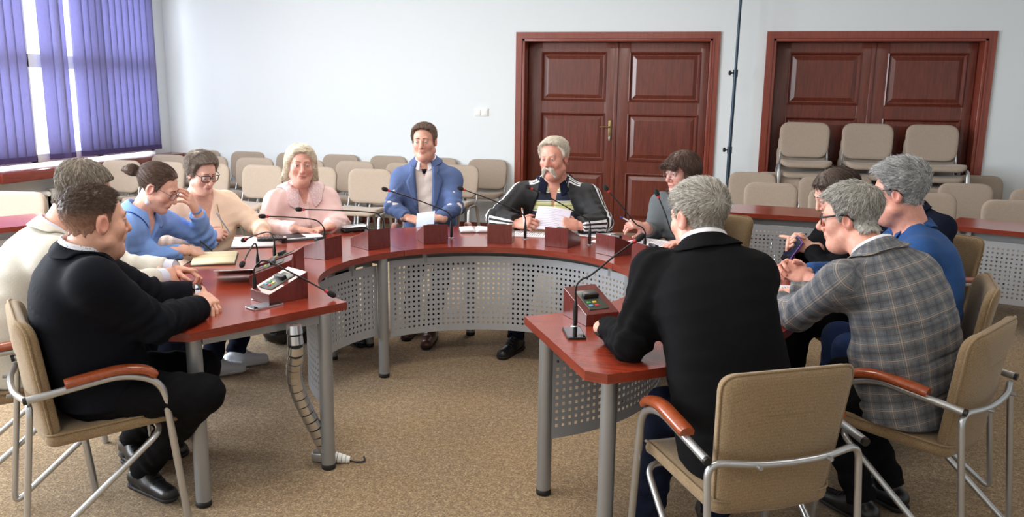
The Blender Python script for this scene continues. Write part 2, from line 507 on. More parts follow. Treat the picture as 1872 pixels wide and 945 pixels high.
# ------------------------------------------------------------------ double doors in deep panelled niches
def door(n, d, handle):
    x0, x1, h = d
    r = bpy.data.objects.new('door_%d' % n, None); C.objects.link(r); struct(r); r.location = ((x0 + x1) / 2, WY, 0)
    hw = (x1 - x0) / 2
    def frame_bar(name, boxes):
        m = MB()
        for lo, hi in boxes: m.box(lo, hi, bev=.004)
        m.build(name, M['casing_wood'], r)
    cw = .075
    m = MB()
    # mitred casing: two uprights and a head
    for sx in (-1, 1):
        m.prism([(sx * (hw + cw), 0), (sx * hw, 0), (sx * hw, h), (sx * (hw + cw), h + cw)], lambda p, t: (p[0], t, p[1]), -.026, .0)
        m.prism([(sx * (hw + .018), 0), (sx * (hw + .004), 0), (sx * (hw + .004), h + .004), (sx * (hw + .018), h + .018)], lambda p, t: (p[0], t, p[1]), -.034, -.024)
    m.prism([(-hw - cw, h + cw), (hw + cw, h + cw), (hw, h), (-hw, h)], lambda p, t: (p[0], t, p[1]), -.026, .0)
    m.prism([(-hw - .018, h + .018), (hw + .018, h + .018), (hw + .004, h + .004), (-hw - .004, h + .004)], lambda p, t: (p[0], t, p[1]), -.034, -.024)
    m.build('casing', M['casing_wood'], r)
    frame_bar('lining', [((-hw, -.02, 0), (-hw + .03, .33, h)), ((hw - .03, -.02, 0), (hw, .33, h)), ((-hw, -.02, h - .03), (hw, .33, h))])
    lw = hw - .035
    for sx in (-1, 1):
        lf = MB(); a, b = (-lw, -.003) if sx < 0 else (.003, lw)
        y0, y1 = .19, .235
        px0, px1 = (a + .165, b - .125) if sx < 0 else (a + .155, b - .095)
        rows = ((.14, .70), (.858, 1.39), (1.545, 2.085))
        # stiles and rails
        lf.box((a, y0, 0), (px0, y1, h - .035), bev=.003); lf.box((px1, y0, 0), (b, y1, h - .035), bev=.003)
        zs = [0] + [z for q in rows for z in q] + [h - .035]
        for k in range(0, len(zs), 2): lf.box((px0, y0, zs[k]), (px1, y1, zs[k + 1]))
        leaf = lf.build('door_leaf', M['door_wood'], r)
        for z0, z1 in rows:
            pm = MB()
            # moulding frame, recess, bevelled raised field
            def ring(i0, d0, i1, d1):
                A = [(px0 + i0, d0, z0 + i0), (px1 - i0, d0, z0 + i0), (px1 - i0, d0, z1 - i0), (px0 + i0, d0, z1 - i0)]
                B = [(px0 + i1, d1, z0 + i1), (px1 - i1, d1, z0 + i1), (px1 - i1, d1, z1 - i1), (px0 + i1, d1, z1 - i1)]
                pm.add(A + B, [(k, (k + 1) % 4, (k + 1) % 4 + 4, k + 4) for k in range(4)])
            ring(-.012, y0 - .006, 0, y0 - .012); ring(0, y0 - .012, .018, y0 + .016); ring(.018, y0 + .016, .028, y0 + .017); ring(.028, y0 + .017, .07, y0 + .002)
            pm.add([(px0 + .07, y0 + .002, z0 + .07), (px1 - .07, y0 + .002, z0 + .07), (px1 - .07, y0 + .002, z1 - .07), (px0 + .07, y0 + .002, z1 - .07)], [(0, 1, 2, 3)])
            pm.build('door_panel', M['door_wood'], leaf)
    ast = MB().box((-.02, .178, 0), (.02, .192, h - .035), bev=.004); ast.build('meeting_strip', M['door_wood'], r)
    if handle:
        m = MB()
        m.box((-.072, .176, 1.10), (-.032, .192, 1.325), bev=.008)
        m.tube(fillet([(-.052, .18, 1.245), (-.052, .135, 1.245), (-.165, .13, 1.245)], .015), .009, 10)
        m.build('door_handle', M['brass'], r)
        k = MB().lathe([(.0, -.018), (.008, -.018), (.008, .0)], (0, 0, 0), 12, mat=Matrix.Rotation(PI / 2, 4, 'X'))
        for i in range(len(k.v)): k.v[i] = (k.v[i][0] - .052, k.v[i][1] + .17, k.v[i][2] + 1.135)
        k.box((-.06, .150, 1.085), (-.044, .154, 1.13), bev=.002)
        k.build('door_key', M['chrome'], r)
    return r
door(1, D1, True); door(2, D2, False)

# light switch
sw = thing('light_switch', 'white double wall switch on the plain wall left of the doors', 'switch', (-2.645, WY, 1.39))
MB().box((-.085, -.012, -.045), (.085, 0, .045), bev=.006).build('plate', M['white_plastic'], sw)
for sx in (-1, 1): MB().box((sx * .04 - .033, -.02, -.033), (sx * .04 + .033, -.01, .033), bev=.004).build('rocker', M['white_plastic'], sw)

# tall dark telescopic stand between the two doors
st = thing('telescopic_stand', 'tall dark blue grey telescopic pole with black knobs standing between the doors', 'stand', (.225, 9.42, 0))
MB().tube([(0, 0, .12), (0, 0, 1.04)], .021, 14).build('lower_tube', M['pole_paint'], st)
MB().tube([(0, 0, 1.0), (.01, 0, 1.88)], .018, 14).build('middle_tube', M['pole_paint'], st)
MB().tube([(.01, 0, 1.84), (.02, 0, 3.1)], .015, 14).build('upper_tube', M['pole_paint'], st)
for z, x in ((1.05, 0), (1.86, .01)):
    c = MB(); c.tube([(x, 0, z - .04), (x, 0, z + .035)], .026, 14); cl = c.build('clamp_collar', M['pole_paint'], st)
    k = MB(); k.tube([(x - .02, -.01, z), (x - .05, -.02, z)], .007, 8); k.tube([(x - .045, -.02, z), (x - .055, -.023, z), (x - .068, -.026, z)], [.02, .026, .022], 14); k.build('clamp_knob', M['black_plastic'], st)
for k in range(3):
    a = k * 2 * PI / 3 + .5
    MB().tube([(0, 0, .32), (.42 * math.cos(a), .2 * math.sin(a), .015)], .012, 10).build('leg', M['pole_paint'], st)

# ceiling luminaires
for i, (x, y) in enumerate(CEIL_LAMPS):
    lp = thing('ceiling_luminaire', 'flat white ceiling luminaire above the meeting room', 'lamp', (x, y, CEIL), group='ceiling luminaires')
    m = MB()
    for lo, hi in (((-.62, -.31, -.06), (-.585, .31, 0)), ((.585, -.31, -.06), (.62, .31, 0)), ((-.62, -.31, -.06), (.62, -.285, 0)), ((-.62, .285, -.06), (.62, .31, 0))):
        m.box(lo, hi)
    m.build('housing', M['pvc'], lp)
    MB().box((-.585, -.285, -.045), (.585, .285, -.03)).build('diffuser', M['lamp'], lp)

# ------------------------------------------------------------------ ring of three curved conference tables
CC = (-1.08, 3.95); RI, RO, TZ, TT = .785, 1.545, .745, .034
def pol(r, deg, z=0):
    a = math.radians(deg); return (CC[0] + r * math.cos(a), CC[1] + r * math.sin(a), z)
def holed_panel(name, fn, ulen, zlo, zhi, parent, pitch=.0305, hole=.0125):
    """square-holed sheet metal: fn(u, z) gives the point"""
    nu = int((ulen - .03) / pitch); nz = int((zhi - zlo - .05) / pitch)
    m0 = (ulen - nu * pitch) / 2; us = [0, m0]; zs = [zlo, zlo + (zhi - zlo - nz * pitch) / 2]
    for k in range(nu):
        a = m0 + k * pitch; us += [a + (pitch - hole) / 2, a + (pitch + hole) / 2, a + pitch]
    us.append(ulen)
    b0 = zs[1]
    for k in range(nz):
        a = b0 + k * pitch; zs += [a + (pitch - hole) / 2, a + (pitch + hole) / 2, a + pitch]
    zs.append(zhi)
    v = [fn(u, z) for z in zs for u in us]; W = len(us); f = []
    for j in range(len(zs) - 1):
        for i in range(W - 1):
            hole_u = 1 <= i < W - 2 and (i - 1) % 3 == 1; hole_z = 1 <= j < len(zs) - 2 and (j - 1) % 3 == 1
            if hole_u and hole_z: continue
            f.append((j * W + i, j * W + i + 1, (j + 1) * W + i + 1, (j + 1) * W + i))
    me = mesh_np(name, v, np.array(f), False)
    o = link(name, me, parent, [M['panel_metal']])
    md = o.modifiers.new('sheet', 'SOLIDIFY'); md.thickness = .0018; md.offset = 0
    return o
def leg(parent, x, y, h=TZ - TT, r=.03):
    lg = MB().tube([(x, y, .022), (x, y, h)], r, 24).build('leg', M['grey_metal'], parent)
    MB().lathe([(r * .9, 0), (r * 1.04, .004), (r * 1.04, .024), (r * .9, .026)], (x, y, 0), 24).build('foot', M['black_rubber'], lg)
def curved_table(label, a0, a1, legs, pa, beams):
    mid = (a0 + a1) / 2
    o = pol((RI + RO) / 2, mid)
    r = thing('conference_table', label, 'table', o, group='curved tables of the ring')
    g = lambda rr, d, z: tuple(np.array(pol(rr, d, z)) - np.array((o[0], o[1], 0)))
    n = 40; poly = []
    ch0 = 2.2
    outer = [(RO, a0 + ch0)] + [(RO, a0 + (a1 - a0) * k / n) for k in range(2, n - 1)] + [(RO, a1 - ch0)]
    inner = [(RI, a1 - (a1 - a0) * k / n) for k in range(n + 1)]
    ring = [(RO - .055, a0)] + outer + [(RO - .055, a1)] + inner
    P = [g(rr, d, 0) for rr, d in ring]
    m = MB(); N = len(P)
    zt, zb = TZ, TZ - TT; bv = .002
    cen = [(RI + RO) / 2, 0]
    # top, edge, underside built as strips between the inner and outer arcs
    no = len(outer); oi = list(range(0, no + 2)); ii = list(range(no + 2, N))[::-1]
    top = [(p[0], p[1], zt) for p in P]; bot = [(p[0], p[1], zb) for p in P]
    K = 60
    def along(idx, t):
        x = t * (len(idx) - 1); a = int(min(x, len(idx) - 2)); fr_ = x - a
        return np.array(P[idx[a]]) * (1 - fr_) + np.array(P[idx[a + 1]]) * fr_
    m.add(top + bot, [tuple(range(N)), tuple(range(2 * N - 1, N - 1, -1))], 0)
    m.add(top + bot, [(k, (k + 1) % N, (k + 1) % N + N, k + N) for k in range(N)], 1)
    tp = m.build('tabletop', [M['table_wood'], M['edge_wood']], r)
    md = tp.modifiers.new('edge', 'BEVEL'); md.width = .0025; md.segments = 2; md.limit_method = 'ANGLE'; md.angle_limit = math.radians(60)
    for rr, d in legs:
        p = g(rr, d, 0); leg(r, p[0], p[1])
    for (r0, d0), (r1, d1) in beams:
        p, q = Vector(g(r0, d0, TZ - TT - .02)), Vector(g(r1, d1, TZ - TT - .02))
        dv = (q - p).normalized(); p += dv * .03; q -= dv * .03
        m = MB(); sd = Vector((-dv.y, dv.x, 0)) * .014; u = Vector((0, 0, .0185))
        m.add([p - sd - u, p + sd - u, p + sd + u, p - sd + u, q - sd - u, q + sd - u, q + sd + u, q - sd + u], [(0, 1, 2, 3), (7, 6, 5, 4), (0, 4, 5, 1), (1, 5, 6, 2), (2, 6, 7, 3), (3, 7, 4, 0)])
        m.build('beam', M['grey_metal'], r)
    p0, p1, pr, z0, z1 = pa
    ul = math.radians(abs(p1 - p0)) * pr
    holed_panel('modesty_panel', lambda u, z: g(pr, p0 + (p1 - p0) * u / ul, z), ul, z0, z1, r)
    for d in (p0 + (p1 - p0) * .14, p0 + (p1 - p0) * .86):
        br = MB(); a = g(pr + .006, d, 0)
        br.box((a[0] - .012, a[1] - .012, z1 - .03), (a[0] + .012, a[1] + .012, TZ - TT)); br.build('bracket', M['panel_metal'], r)
    # apron rail under the board along the inner arc
    m = MB(); rr = pr + .05
    for k in range(24):
        q = [g(rr + e, p0 + (p1 - p0) * (k + t) / 24, 0)[:2] for t in (0, 1) for e in (0, .012)]
        m.add([(x, y, z) for z in (TZ - TT - .05, TZ - TT) for x, y in q], [(0, 2, 6, 4), (1, 3, 7, 5), (0, 1, 3, 2), (4, 5, 7, 6)], 0, True)
    m.build('apron_rail', M['grey_metal'], r)
    return r
curved_table('curved red wood conference table at the window side, cable spine hanging under its end', 138.6, 238.5,
             [(.893, 237.4), (1.445, 235.6), (.82, 147.5), (1.30, 149.5)], (149, 236, .845, .25, .665), [((.893, 237.4), (1.445, 235.6)), ((.82, 147.5), (1.30, 149.5))])
curved_table('curved red wood conference table on the door side of the ring, holding most paper sheets', 38.8, 138.4,
             [(1.40, 136), (1.47, 107.5), (1.47, 62), (1.40, 42)], (142.5, 32, .86, .215, .675), [])
curved_table('curved red wood conference table whose free end carries a lone black phone', -61, 38.6,
             [(.893, -56.8), (1.36, -54.7), (.82, 29), (1.39, 22)], (-56.5, 36, .915, .25, .665), [((.893, -56.8), (1.36, -54.7)), ((.82, 29), (1.39, 22))])

# straight desks of the outer rows
def desk(label, A, B, depth_v, panel=True):
    A, B, dv = Vector(A), Vector(B), Vector(depth_v)
    ln = (B - A).length; ang = math.atan2((B - A).y, (B - A).x)
    r = thing('straight_desk', label, 'desk', (A.x, A.y, 0), ang, group='outer row desks')
    rm = Matrix.Rotation(-ang, 2); d0 = rm @ dv
    P = [(0, 0), (ln, 0), (ln + d0.x, d0.y), (d0.x, d0.y)]
    m = MB(); m.add([(x, y, z) for z in (TZ - TT, TZ) for x, y in P], [(3, 2, 1, 0)], 0)
    m.add([(x, y, TZ) for x, y in P], [(0, 1, 2, 3)], 0)
    m.add([(x, y, z) for z in (TZ - TT, TZ) for x, y in P], [(k, (k + 1) % 4, (k + 1) % 4 + 4, k + 4) for k in range(4)], 1)
    tp = m.build('desktop', [M['table_wood'], M['edge_wood']], r)
    md = tp.modifiers.new('edge', 'BEVEL'); md.width = .0025; md.segments = 2; md.limit_method = 'ANGLE'
    for x, y in ((.06, .06), (ln - .06, .06), (.06 + d0.x, d0.y - .06), (ln - .06 + d0.x, d0.y - .06)):
        leg(r, x, y)
    holed_panel('modesty_panel', lambda u, z: (.05 + u, .05, z), ln - .08, .22, .655, r)
    for x in (.14, ln / 2, ln - .14):
        MB().box((x - .015, .052, .62), (x + .015, .068, TZ - TT)).build('bracket', M['panel_metal'], r)
    MB().box((.05, .09, TZ - TT - .06), (ln - .05, .104, TZ - TT)).build('apron_rail', M['grey_metal'], r)
    return r
desk('straight red desk behind the woman with the purple phone, perforated grey front', (.18, 6.68), (1.68, 6.50), (.06, .53))
desk('angled red desk at the right edge of the room with perforated grey front', (1.695, 6.497), (3.1, 5.89), (.21, .47))
desk('red desk by the window wall behind the man in the cream blazer', (-4.95, 3.45), (-4.22, 4.76), (-.46, .26))
# ------------------------------------------------------------------ chairs
def rrect(w0, w1, h, r, n=6):
    """rounded outline, lower width w0, upper width w1, height h: list of (x, z)"""
    pts = fillet([(0, 0, 0), (w0 / 2, 0, 0), (w1 / 2, h, 0), (-w1 / 2, h, 0), (-w0 / 2, 0, 0), (0, 0, 0)], r, n)
    return [(p.x, p.y) for p in pts[:-1]]
def cushion(outline, fn, thick, bev=.014, nrad=5):
    """padded slab: outline in (x, s); fn(x, s, t) maps to space, t from the back face to the front"""
    c = np.array(outline); cen = c.mean(0); n = len(c)
    m = MB(); v = []; f = []
    prof = [(1.0, -.5 + .18), (1.0, .5 - .18)]
    layers = []
    def ring(scale_in, t):
        d = c - cen; L_ = np.linalg.norm(d, axis=1, keepdims=True)
        return [(p[0], p[1], t) for p in cen + d * np.clip((L_ - scale_in) / L_, 0, 1)]
    h = thick / 2
    for i, (ins, t) in enumerate(((.16, h * 1.02), (.09, h), (.04, h * .97), (bev, h * .9), (bev * .35, h * .62), (0, 0), (bev * .35, -h * .62), (bev, -h * .9), (.04, -h * .97), (.09, -h), (.16, -h))):
        layers.append(ring(ins, t))
    for ly in layers: v += [fn(x, s, t) for x, s, t in ly]
    k = len(layers)
    for j in range(k - 1):
        for i in range(n):
            a, b = j * n + i, j * n + (i + 1) % n
            f.append((a, b, b + n, a + n))
    f.append(tuple(range(n))[::-1]); f.append(tuple(range((k - 1) * n, k * n)))
    m.add(v, f, 0, True)
    return m
def outline_tube(outline, fn, t, r):
    pts = [fn(x, s, t) for x, s in outline]; pts.append(pts[0])
    return MB().tube(pts, r, 6, caps=False)

def make_samba(label, loc, rz, group='tan armchairs round the ring'):
    t = thing('tan_armchair', label, 'chair', loc, rz, group)
    # seat: runs forward from the crease and rolls over at the front edge
    def seat_fn(x, s, tt):
        y = -.17 + s; z = .425 + .035 * (s / .42) - .9 * max(0, s - .36) ** 2 * 4 - .012 * math.cos(x / .25 * 1.57)
        return (x, y, z + tt)
    so = rrect(.42, .48, .45, .05)
    cushion(so, seat_fn, .055).build('seat', M['samba_cloth'], t)
    def back_fn(x, s, tt):
        rec = .10 * s + .10 * s * s
        cur = .05 * (x / .24) ** 2
        return (x, -.165 - rec + cur + tt, .40 + s * .985)
    bo = rrect(.39, .455, .47, .06)
    bk = cushion(bo, back_fn, .05).build('backrest', M['samba_cloth'], t)
    p = outline_tube(bo, back_fn, -.012, .0052)
    p.build('piping', M['samba_cloth'], bk)
    pst = outline_tube(so, seat_fn, .022, .0045); pst.build('seat_piping', M['samba_cloth'], t)
    for sx in (-1, 1):
        ax = sx * .272
        front = fillet([(sx * .275, .275, .0), (ax, .215, .60), (ax, .09, .650), (ax, -.225, .610)], [.13, .10], 8)
        m = MB().tube(front, .0135, 12)
        m.build('front_leg', M['chrome'], t)
        MB().tube([(ax, -.217, .611), (ax, -.229, .6095)], .0138, 12).build('end_cap', M['black_plastic'], t)
        # wooden arm pad over the tube
        pad = smooth_path([(ax, .195, .628), (ax, .155, .656), (ax, .075, .669), (ax, -.02, .659), (ax, -.10, .648)], 6)
        mm = MB(); n = len(pad)
        sec = [(-.024, -.012), (-.026, .004), (-.018, .014), (0, .017), (.018, .014), (.026, .004), (.024, -.012)]
        v = []; f = []; k = len(sec)
        for i, pt in enumerate(pad):
            tg = (pad[min(i + 1, n - 1)] - pad[max(i - 1, 0)]).normalized(); nr = Vector((1, 0, 0)).cross(tg).normalized()
            if nr.z < 0: nr = -nr
            sc = .75 if i == 0 else .92 if i in (1, n - 1) else 1
            for a, b in sec: v.append(pt + Vector((1, 0, 0)) * a * sc + nr * b * sc)
        for i in range(n - 1):
            for j in range(k):
                a, b = i * k + j, i * k + (j + 1) % k
                f.append((a, b, b + k, a + k))
        mm.add(v, f, 0, True); mm.add(v[:k], [tuple(range(k))]); mm.add(v[-k:], [tuple(range(k))])
        mm.build('armrest', M['arm_wood'], t)
    # rear frame: cross bar behind the back, bends down into the rear legs, returns forward to the seat front
    rear = []
    for sx in (-1, 1):
        path = fillet([(0, -.2475, .586), (sx * .11, -.2445, .588), (sx * .262, -.208, .597), (sx * .262, -.27, .014), (sx * .255, .20, .405), (0, .205, .405)], [.05, .05, .045, .05], 7)
        MB().tube(path, .0115, 12).build('rear_leg', M['chrome'], t)
    for sx in (-.12, .12):
        MB().tube([(sx, -.25, .587), (sx, -.268, .589)], .007, 10).build('screw', M['grey_metal'], t)
    return t

def make_iso(label, loc, rz, group, z=0):
    t = thing('beige_stacking_chair', label, 'chair', (loc[0], loc[1], z), rz, group)
    so = rrect(.45, .485, .41, .09)
    def seat_fn(x, s, tt):
        return (x, -.19 + s, .455 - .02 * (1 - (x / .24) ** 2) + .02 * (s / .41) - 1.2 * max(0, s - .33) ** 2 * 3 + tt)
    cushion(so, seat_fn, .05).build('seat', M['iso_cloth'], t)
    def back_fn(x, s, tt):
        return (x, -.235 - .16 * s + .22 * x * x + tt, .49 + s)
    bo = rrect(.465, .49, .352, .11)
    bk = cushion(bo, back_fn, .045).build('backrest', M['iso_cloth'], t)
    for sx in (-1, 1):
        lg = fillet([(sx * .262, .25, .012), (sx * .245, .165, .44), (sx * .245, -.135, .425), (sx * .262, -.27, .012)], [.07, .07], 6)
        MB().tube(lg, .0125, 10, flat=(1.35, .8)).build('leg_frame', M['chrome'], t)
        up = fillet([(sx * .228, .05, .425), (sx * .228, -.20, .43), (sx * .222, -.275, .66)], [.07], 6)
        MB().tube(up, .0115, 10, flat=(1.3, .8)).build('back_upright', M['chrome'], t)
        for y, zz in ((.25, .0), (-.27, .0)):
            MB().tube([(sx * .262, y, 0), (sx * .262, y, .02)], .017, 10).build('foot_cap', M['black_plastic'], t)
    MB().tube([(-.245, -.05, .42), (.245, -.05, .42)], .011, 8).build('cross_bar', M['chrome'], t)
    return t

iso0 = None
def iso(label, x, y, rz, group, z=0):
    global iso0
    if iso0 is None:
        iso0 = make_iso(label, (x, y), rz, group, z); return iso0
    return dup(iso0, (x, y, z), rz, label, group)
random.seed(11)
ORD = ['first', 'second', 'third', 'fourth', 'fifth', 'sixth', 'seventh', 'eighth', 'ninth', 'tenth']
ROWS = (('back row against the wall', 9.45, [-5.76 - .66, -5.76, -5.08, -4.44, -3.81, -3.17, -2.54]),
        ('middle row of beige chairs', 8.6, [-6.3, -5.81, -5.16, -4.48, -3.91, -3.28, -2.67]),
        ('front row of beige chairs', 7.78, [-6.35, -5.87, -5.23, -4.58, -3.97, -3.36]))
ROWS = ((ROWS[0][0], 9.45, [-6.36, -5.74, -5.08, -4.44, -3.81, -3.17, -2.54]), (ROWS[1][0], 8.6, [-6.30, -5.74, -5.14, -4.50, -3.90, -3.28, -2.66]), (ROWS[2][0], 7.78, [-6.28, -5.74, -5.20, -4.58, -3.97, -3.36]))
for nm, y, xs in ROWS:
    for k, x in enumerate(xs):
        iso('beige stacking chair, %s from the window in the %s' % (ORD[k], nm), x, y + random.uniform(-.03, .03), PI + random.uniform(-.06, .06), 'beige chairs by the white wall')
# loose chairs behind the straight desks
for lab, x, y in (('beige stacking chair near the pole, second row behind the desk', .46, 8.85), ('beige stacking chair in front of the left stack in the niche', .72, 9.3 - .35),
                  ('beige stacking chair whose top rises just behind the left end of the straight desk', .58, 7.83),
                  ('beige stacking chair partly behind the dark haired woman, second row', 1.13, 8.6), ('beige stacking chair directly below the middle stack', 1.42, 9.0 - .12),
                  ('beige stacking chair half hidden by the dark haired woman, at the desk', 1.12, 7.5), ('beige stacking chair against the wall right of the dark door niche', 2.78, 9.35),
                  ('beige stacking chair right of the tall grey haired man, second row', 2.39, 8.42), ('beige stacking chair just behind the shoulder of the man in the blue shirt', 1.86, 7.45),
                  ('beige stacking chair at the right edge behind the angled desk', 2.42, 7.13), ('beige stacking chair at the right edge, second row', 2.9, 8.1), ('beige stacking chair at the right edge by the wall', 3.35, 9.0)):
    iso(lab, x, y, PI + random.uniform(-.08, .08), 'beige chairs behind the straight desks')
iso('beige stacking chair at the far left edge behind the window side desk', -5.12, 5.12, PI + 1.05 - .9, 'beige chairs behind the straight desks')
for sx, nm in ((1.0, 'left'), (1.64, 'middle'), (2.27, 'right')):
    for lv in range(5):
        iso('beige stacking chair, %s of the %s stack in the dark door niche' % (('bottom', 'second from the bottom', 'middle', 'second from the top', 'topmost')[lv], nm),
            sx, 9.53 - .045 * lv, PI + random.uniform(-.02, .02), 'stacked beige chairs in the door niche', lv * .113).scale = (1.07, 1.07, 1.07)

CHAIRS = [('tan armchair with wooden arms under the man in the black jacket', -2.235, 2.575, 47),
          ('tan armchair under the man in the cream blazer', -2.76, 2.80, 35),
          ('tan armchair under the woman in the blue shirt', -3.02, 3.72, 8),
          ('tan armchair under the woman in the peach sweater', -3.16, 4.72, -25),
          ('tan armchair under the woman in the pink blouse', -2.70, 5.24, -42),
          ('tan armchair under the man in the blue blazer', -1.98, 5.90, -70),
          ('tan armchair under the man in the striped polo shirt', -1.0, 5.80, -92),
          ('tan armchair under the woman in the grey dress', .02, 5.52, -118),
          ('tan armchair seen from behind under the man in the black suit', .175, 2.665, 119.5),
          ('tan armchair under the woman with the purple phone', .86, 4.52, 197),
          ('tan armchair under the man in the denim blue shirt', 1.03, 4.0, 170),
          ('tan armchair under the man in the plaid blazer', .855, 3.295, 147),
          ('tan armchair under the person hidden behind the denim blue shirt', 1.25, 5.17, 222)]
def samba0():
    first = None
    for lab, x, y, hd in CHAIRS:
        rz = math.radians(hd - 90)
        if first is None: first = make_samba(lab, (x, y, 0), rz)
        else: dup(first, (x, y, 0), rz, lab)
samba0()
# ------------------------------------------------------------------ microphone units and gooseneck microphones
def console_mat():
    return plain('console_face_plate', (70, 74, 66), .3)
M['console'] = console_mat()
M['btn_r'] = plain('red_button', (190, 50, 44), .4); M['btn_y'] = plain('yellow_button', (214, 186, 60), .4)
M['btn_g'] = plain('green_button', (70, 150, 84), .4); M['btn_b'] = plain('blue_button', (90, 150, 190), .4)
def unit(label, x, y, heading):
    t = thing('microphone_console', label, 'console', (x, y, TZ), math.radians(heading - 90), 'microphone consoles')
    h0, h1, w, d = .046, .118, .15, .195
    y0, y1 = -d / 2, d / 2
    m = MB(); P = [(y0, 0), (y1, 0), (y1, h1), (y1 - .012, h1 + .0), (y0, h0)]
    m.prism([(y0, .0), (y1, .0), (y1, h1), (y0, h0)], lambda p, q: (q, p[0], p[1]), -w / 2, w / 2)
    b = m.build('body', M['box_wood'], t)
    md = b.modifiers.new('edge', 'BEVEL'); md.width = .0018; md.segments = 2
    sl = math.atan2(h1 - h0, d)
    mat = Matrix.Translation((0, 0, (h0 + h1) / 2)) @ Matrix.Rotation(sl, 4, 'X')
    pl = MB(); pl.box((-.045, -.075, -.004), (.045, .06, .0035), mat=mat, bev=.0012).build('face_plate', M['console'], t)
    MB().box((-.034, -.002, .001), (.034, .022, .022), mat=mat @ Matrix.Rotation(-.1, 4, 'X'), bev=.003).build('reader_bar', M['black_plastic'], t)
    for i, (bx, by, k) in enumerate(((-.026, -.028, 'btn_g'), (.0, -.028, 'btn_y'), (-.026, -.05, 'btn_b'), (.0, -.05, 'btn_r'))):
        MB().box((bx - .008, by - .006, .002), (bx + .008, by + .006, .0065), mat=mat, bev=.001).build('button', M[k], t)
    return t
def mic(label, base, tip, ht=.17, via=None):
    b, tp = Vector(base), Vector(tip)
    t = thing('gooseneck_microphone', label, 'microphone', b, 0, 'gooseneck microphones')
    tp = tp - b
    hor = Vector((tp.x, tp.y, 0)); hor = hor.normalized() if hor.length > 1e-4 else Vector((1, 0, 0))
    MB().lathe([(.0, 0), (.019, 0), (.019, .003), (.011, .006), (.0, .006)], (0, 0, 0), 20).build('base_flange', M['chrome'], t)
    MB().lathe([(.0085, .002), (.0095, .02), (.0095, .08), (.0055, .105), (.0045, .11)], (0, 0, 0), 14).build('stem', M['black_plastic'], t)
    ctl = [(0, 0, .1), (0, 0, ht - .03), hor * .02 + Vector((0, 0, ht)), hor * .06 + Vector((0, 0, ht + .022 * (1 if tp.z > ht else .4)))]
    end = tp
    pts = smooth_path(ctl + [Vector(ctl[-1]) * .45 + end * .55 + Vector((0, 0, .004)), end], 7)
    MB().tube(pts, .0038, 8).build('gooseneck', M['dark_metal'], t)
    d = (pts[-1] - pts[-3]).normalized()
    MB().tube([end, end + d * .014], .0078, 12).build('light_ring', M['red_ring'], t)
    e2 = end + d * .014
    MB().tube([e2, e2 + d * .006, e2 + d * .02, e2 + d * .034, e2 + d * .04], [.008, .012, .0135, .011, .003], 14).build('foam_cap', M['foam'], t)
    return t
U = [(-136, 'near the silver phone', None), (-156, 'with a propped tablet leaning on it', None), (-169, 'near the cream notebook', None),
     (167, 'beside the black papers folder', None), (145, 'in front of the pink blouse', None), (122, 'before the blue blazer man', None),
     (97.5, 'beside the open white book', None), (75, 'before the striped polo man', None), (53, 'in front of the woman in grey', None),
     (34, 'half hidden by the black suited man', None), (-22, 'at the black suited elbow', None)]
for a, d, _ in U:
    p = pol(.998, a)
    unit('dark red wooden microphone console ' + d, p[0], p[1], a + 180 + (17 if a == -136 else 0))
unit('red wooden console with lit colored buttons beside the lone black phone', -.43, 3.30, 128)
TIPS = [(-1.60, 3.295, .785), (-2.05, 3.40, .87), (-2.40, 4.02, .85), (-2.36, 4.19, .95), (-2.285, 4.475, .954), (-1.882, 4.811, 1.041), (-1.441, 4.945, 1.047), (-1.01, 4.903, 1.075), (-.53, 4.73, 1.095), (-.24, 4.50, 1.10)]
MD = ['reaching low over the gap beside the silver phone', 'bent forward over the tablet', 'bent back towards the woman in blue', 'lying level in front of the pink blouse, shorter of two', 'lying level across the pink blouse, longer of two',
      'leaning across the blue blazer', 'leaning left beside the open white book', 'crossing the striped polo shirt', 'in front of the grey dress, beside the blue pen', 'peeking out behind the face of the man in black']
for i, tp in enumerate(TIPS):
    a = U[i][0] - 7.5
    b = pol(1.085, a, TZ)
    if i == 0: b = (-1.892, 3.215, TZ)
    mic('black gooseneck microphone ' + MD[i], b, tp, .16)
mic('black gooseneck microphone arching over the lone black phone', (-.472, 3.164, TZ), (-.262, 3.21, 1.085), .19)

# ------------------------------------------------------------------ things on the tables
def slab(pts, z0, z1, r=.008, mi=0):
    m = MB(); P = fillet([pts[0] if False else (Vector(pts[0]) + Vector(pts[1])) / 2] + [Vector(p) for p in pts[1:]] + [Vector(pts[0]), (Vector(pts[0]) + Vector(pts[1])) / 2], r, 4)[:-1]
    n = len(P); b = min(.0012, (z1 - z0) * .3)
    c = sum(P, Vector((0, 0, 0))) / n
    rings = []
    for ins, z in ((b, z0), (0, z0 + b), (0, z1 - b), (b, z1)):
        rings += [((p - (p - c).normalized() * ins).x, (p - (p - c).normalized() * ins).y, z) for p in P]
    f = [tuple(range(n))[::-1], tuple(range(3 * n, 4 * n))] + [(j * n + i, j * n + (i + 1) % n, (j + 1) * n + (i + 1) % n, (j + 1) * n + i) for j in range(3) for i in range(n)]
    return m.add(rings, f, mi)
def rect(cx, cy, w, h, ang):
    a = math.radians(ang); u = Vector((math.cos(a), math.sin(a), 0)); v = Vector((-u.y, u.x, 0)); c = Vector((cx, cy, 0))
    return [c - u * w / 2 - v * h / 2, c + u * w / 2 - v * h / 2, c + u * w / 2 + v * h / 2, c - u * w / 2 + v * h / 2]
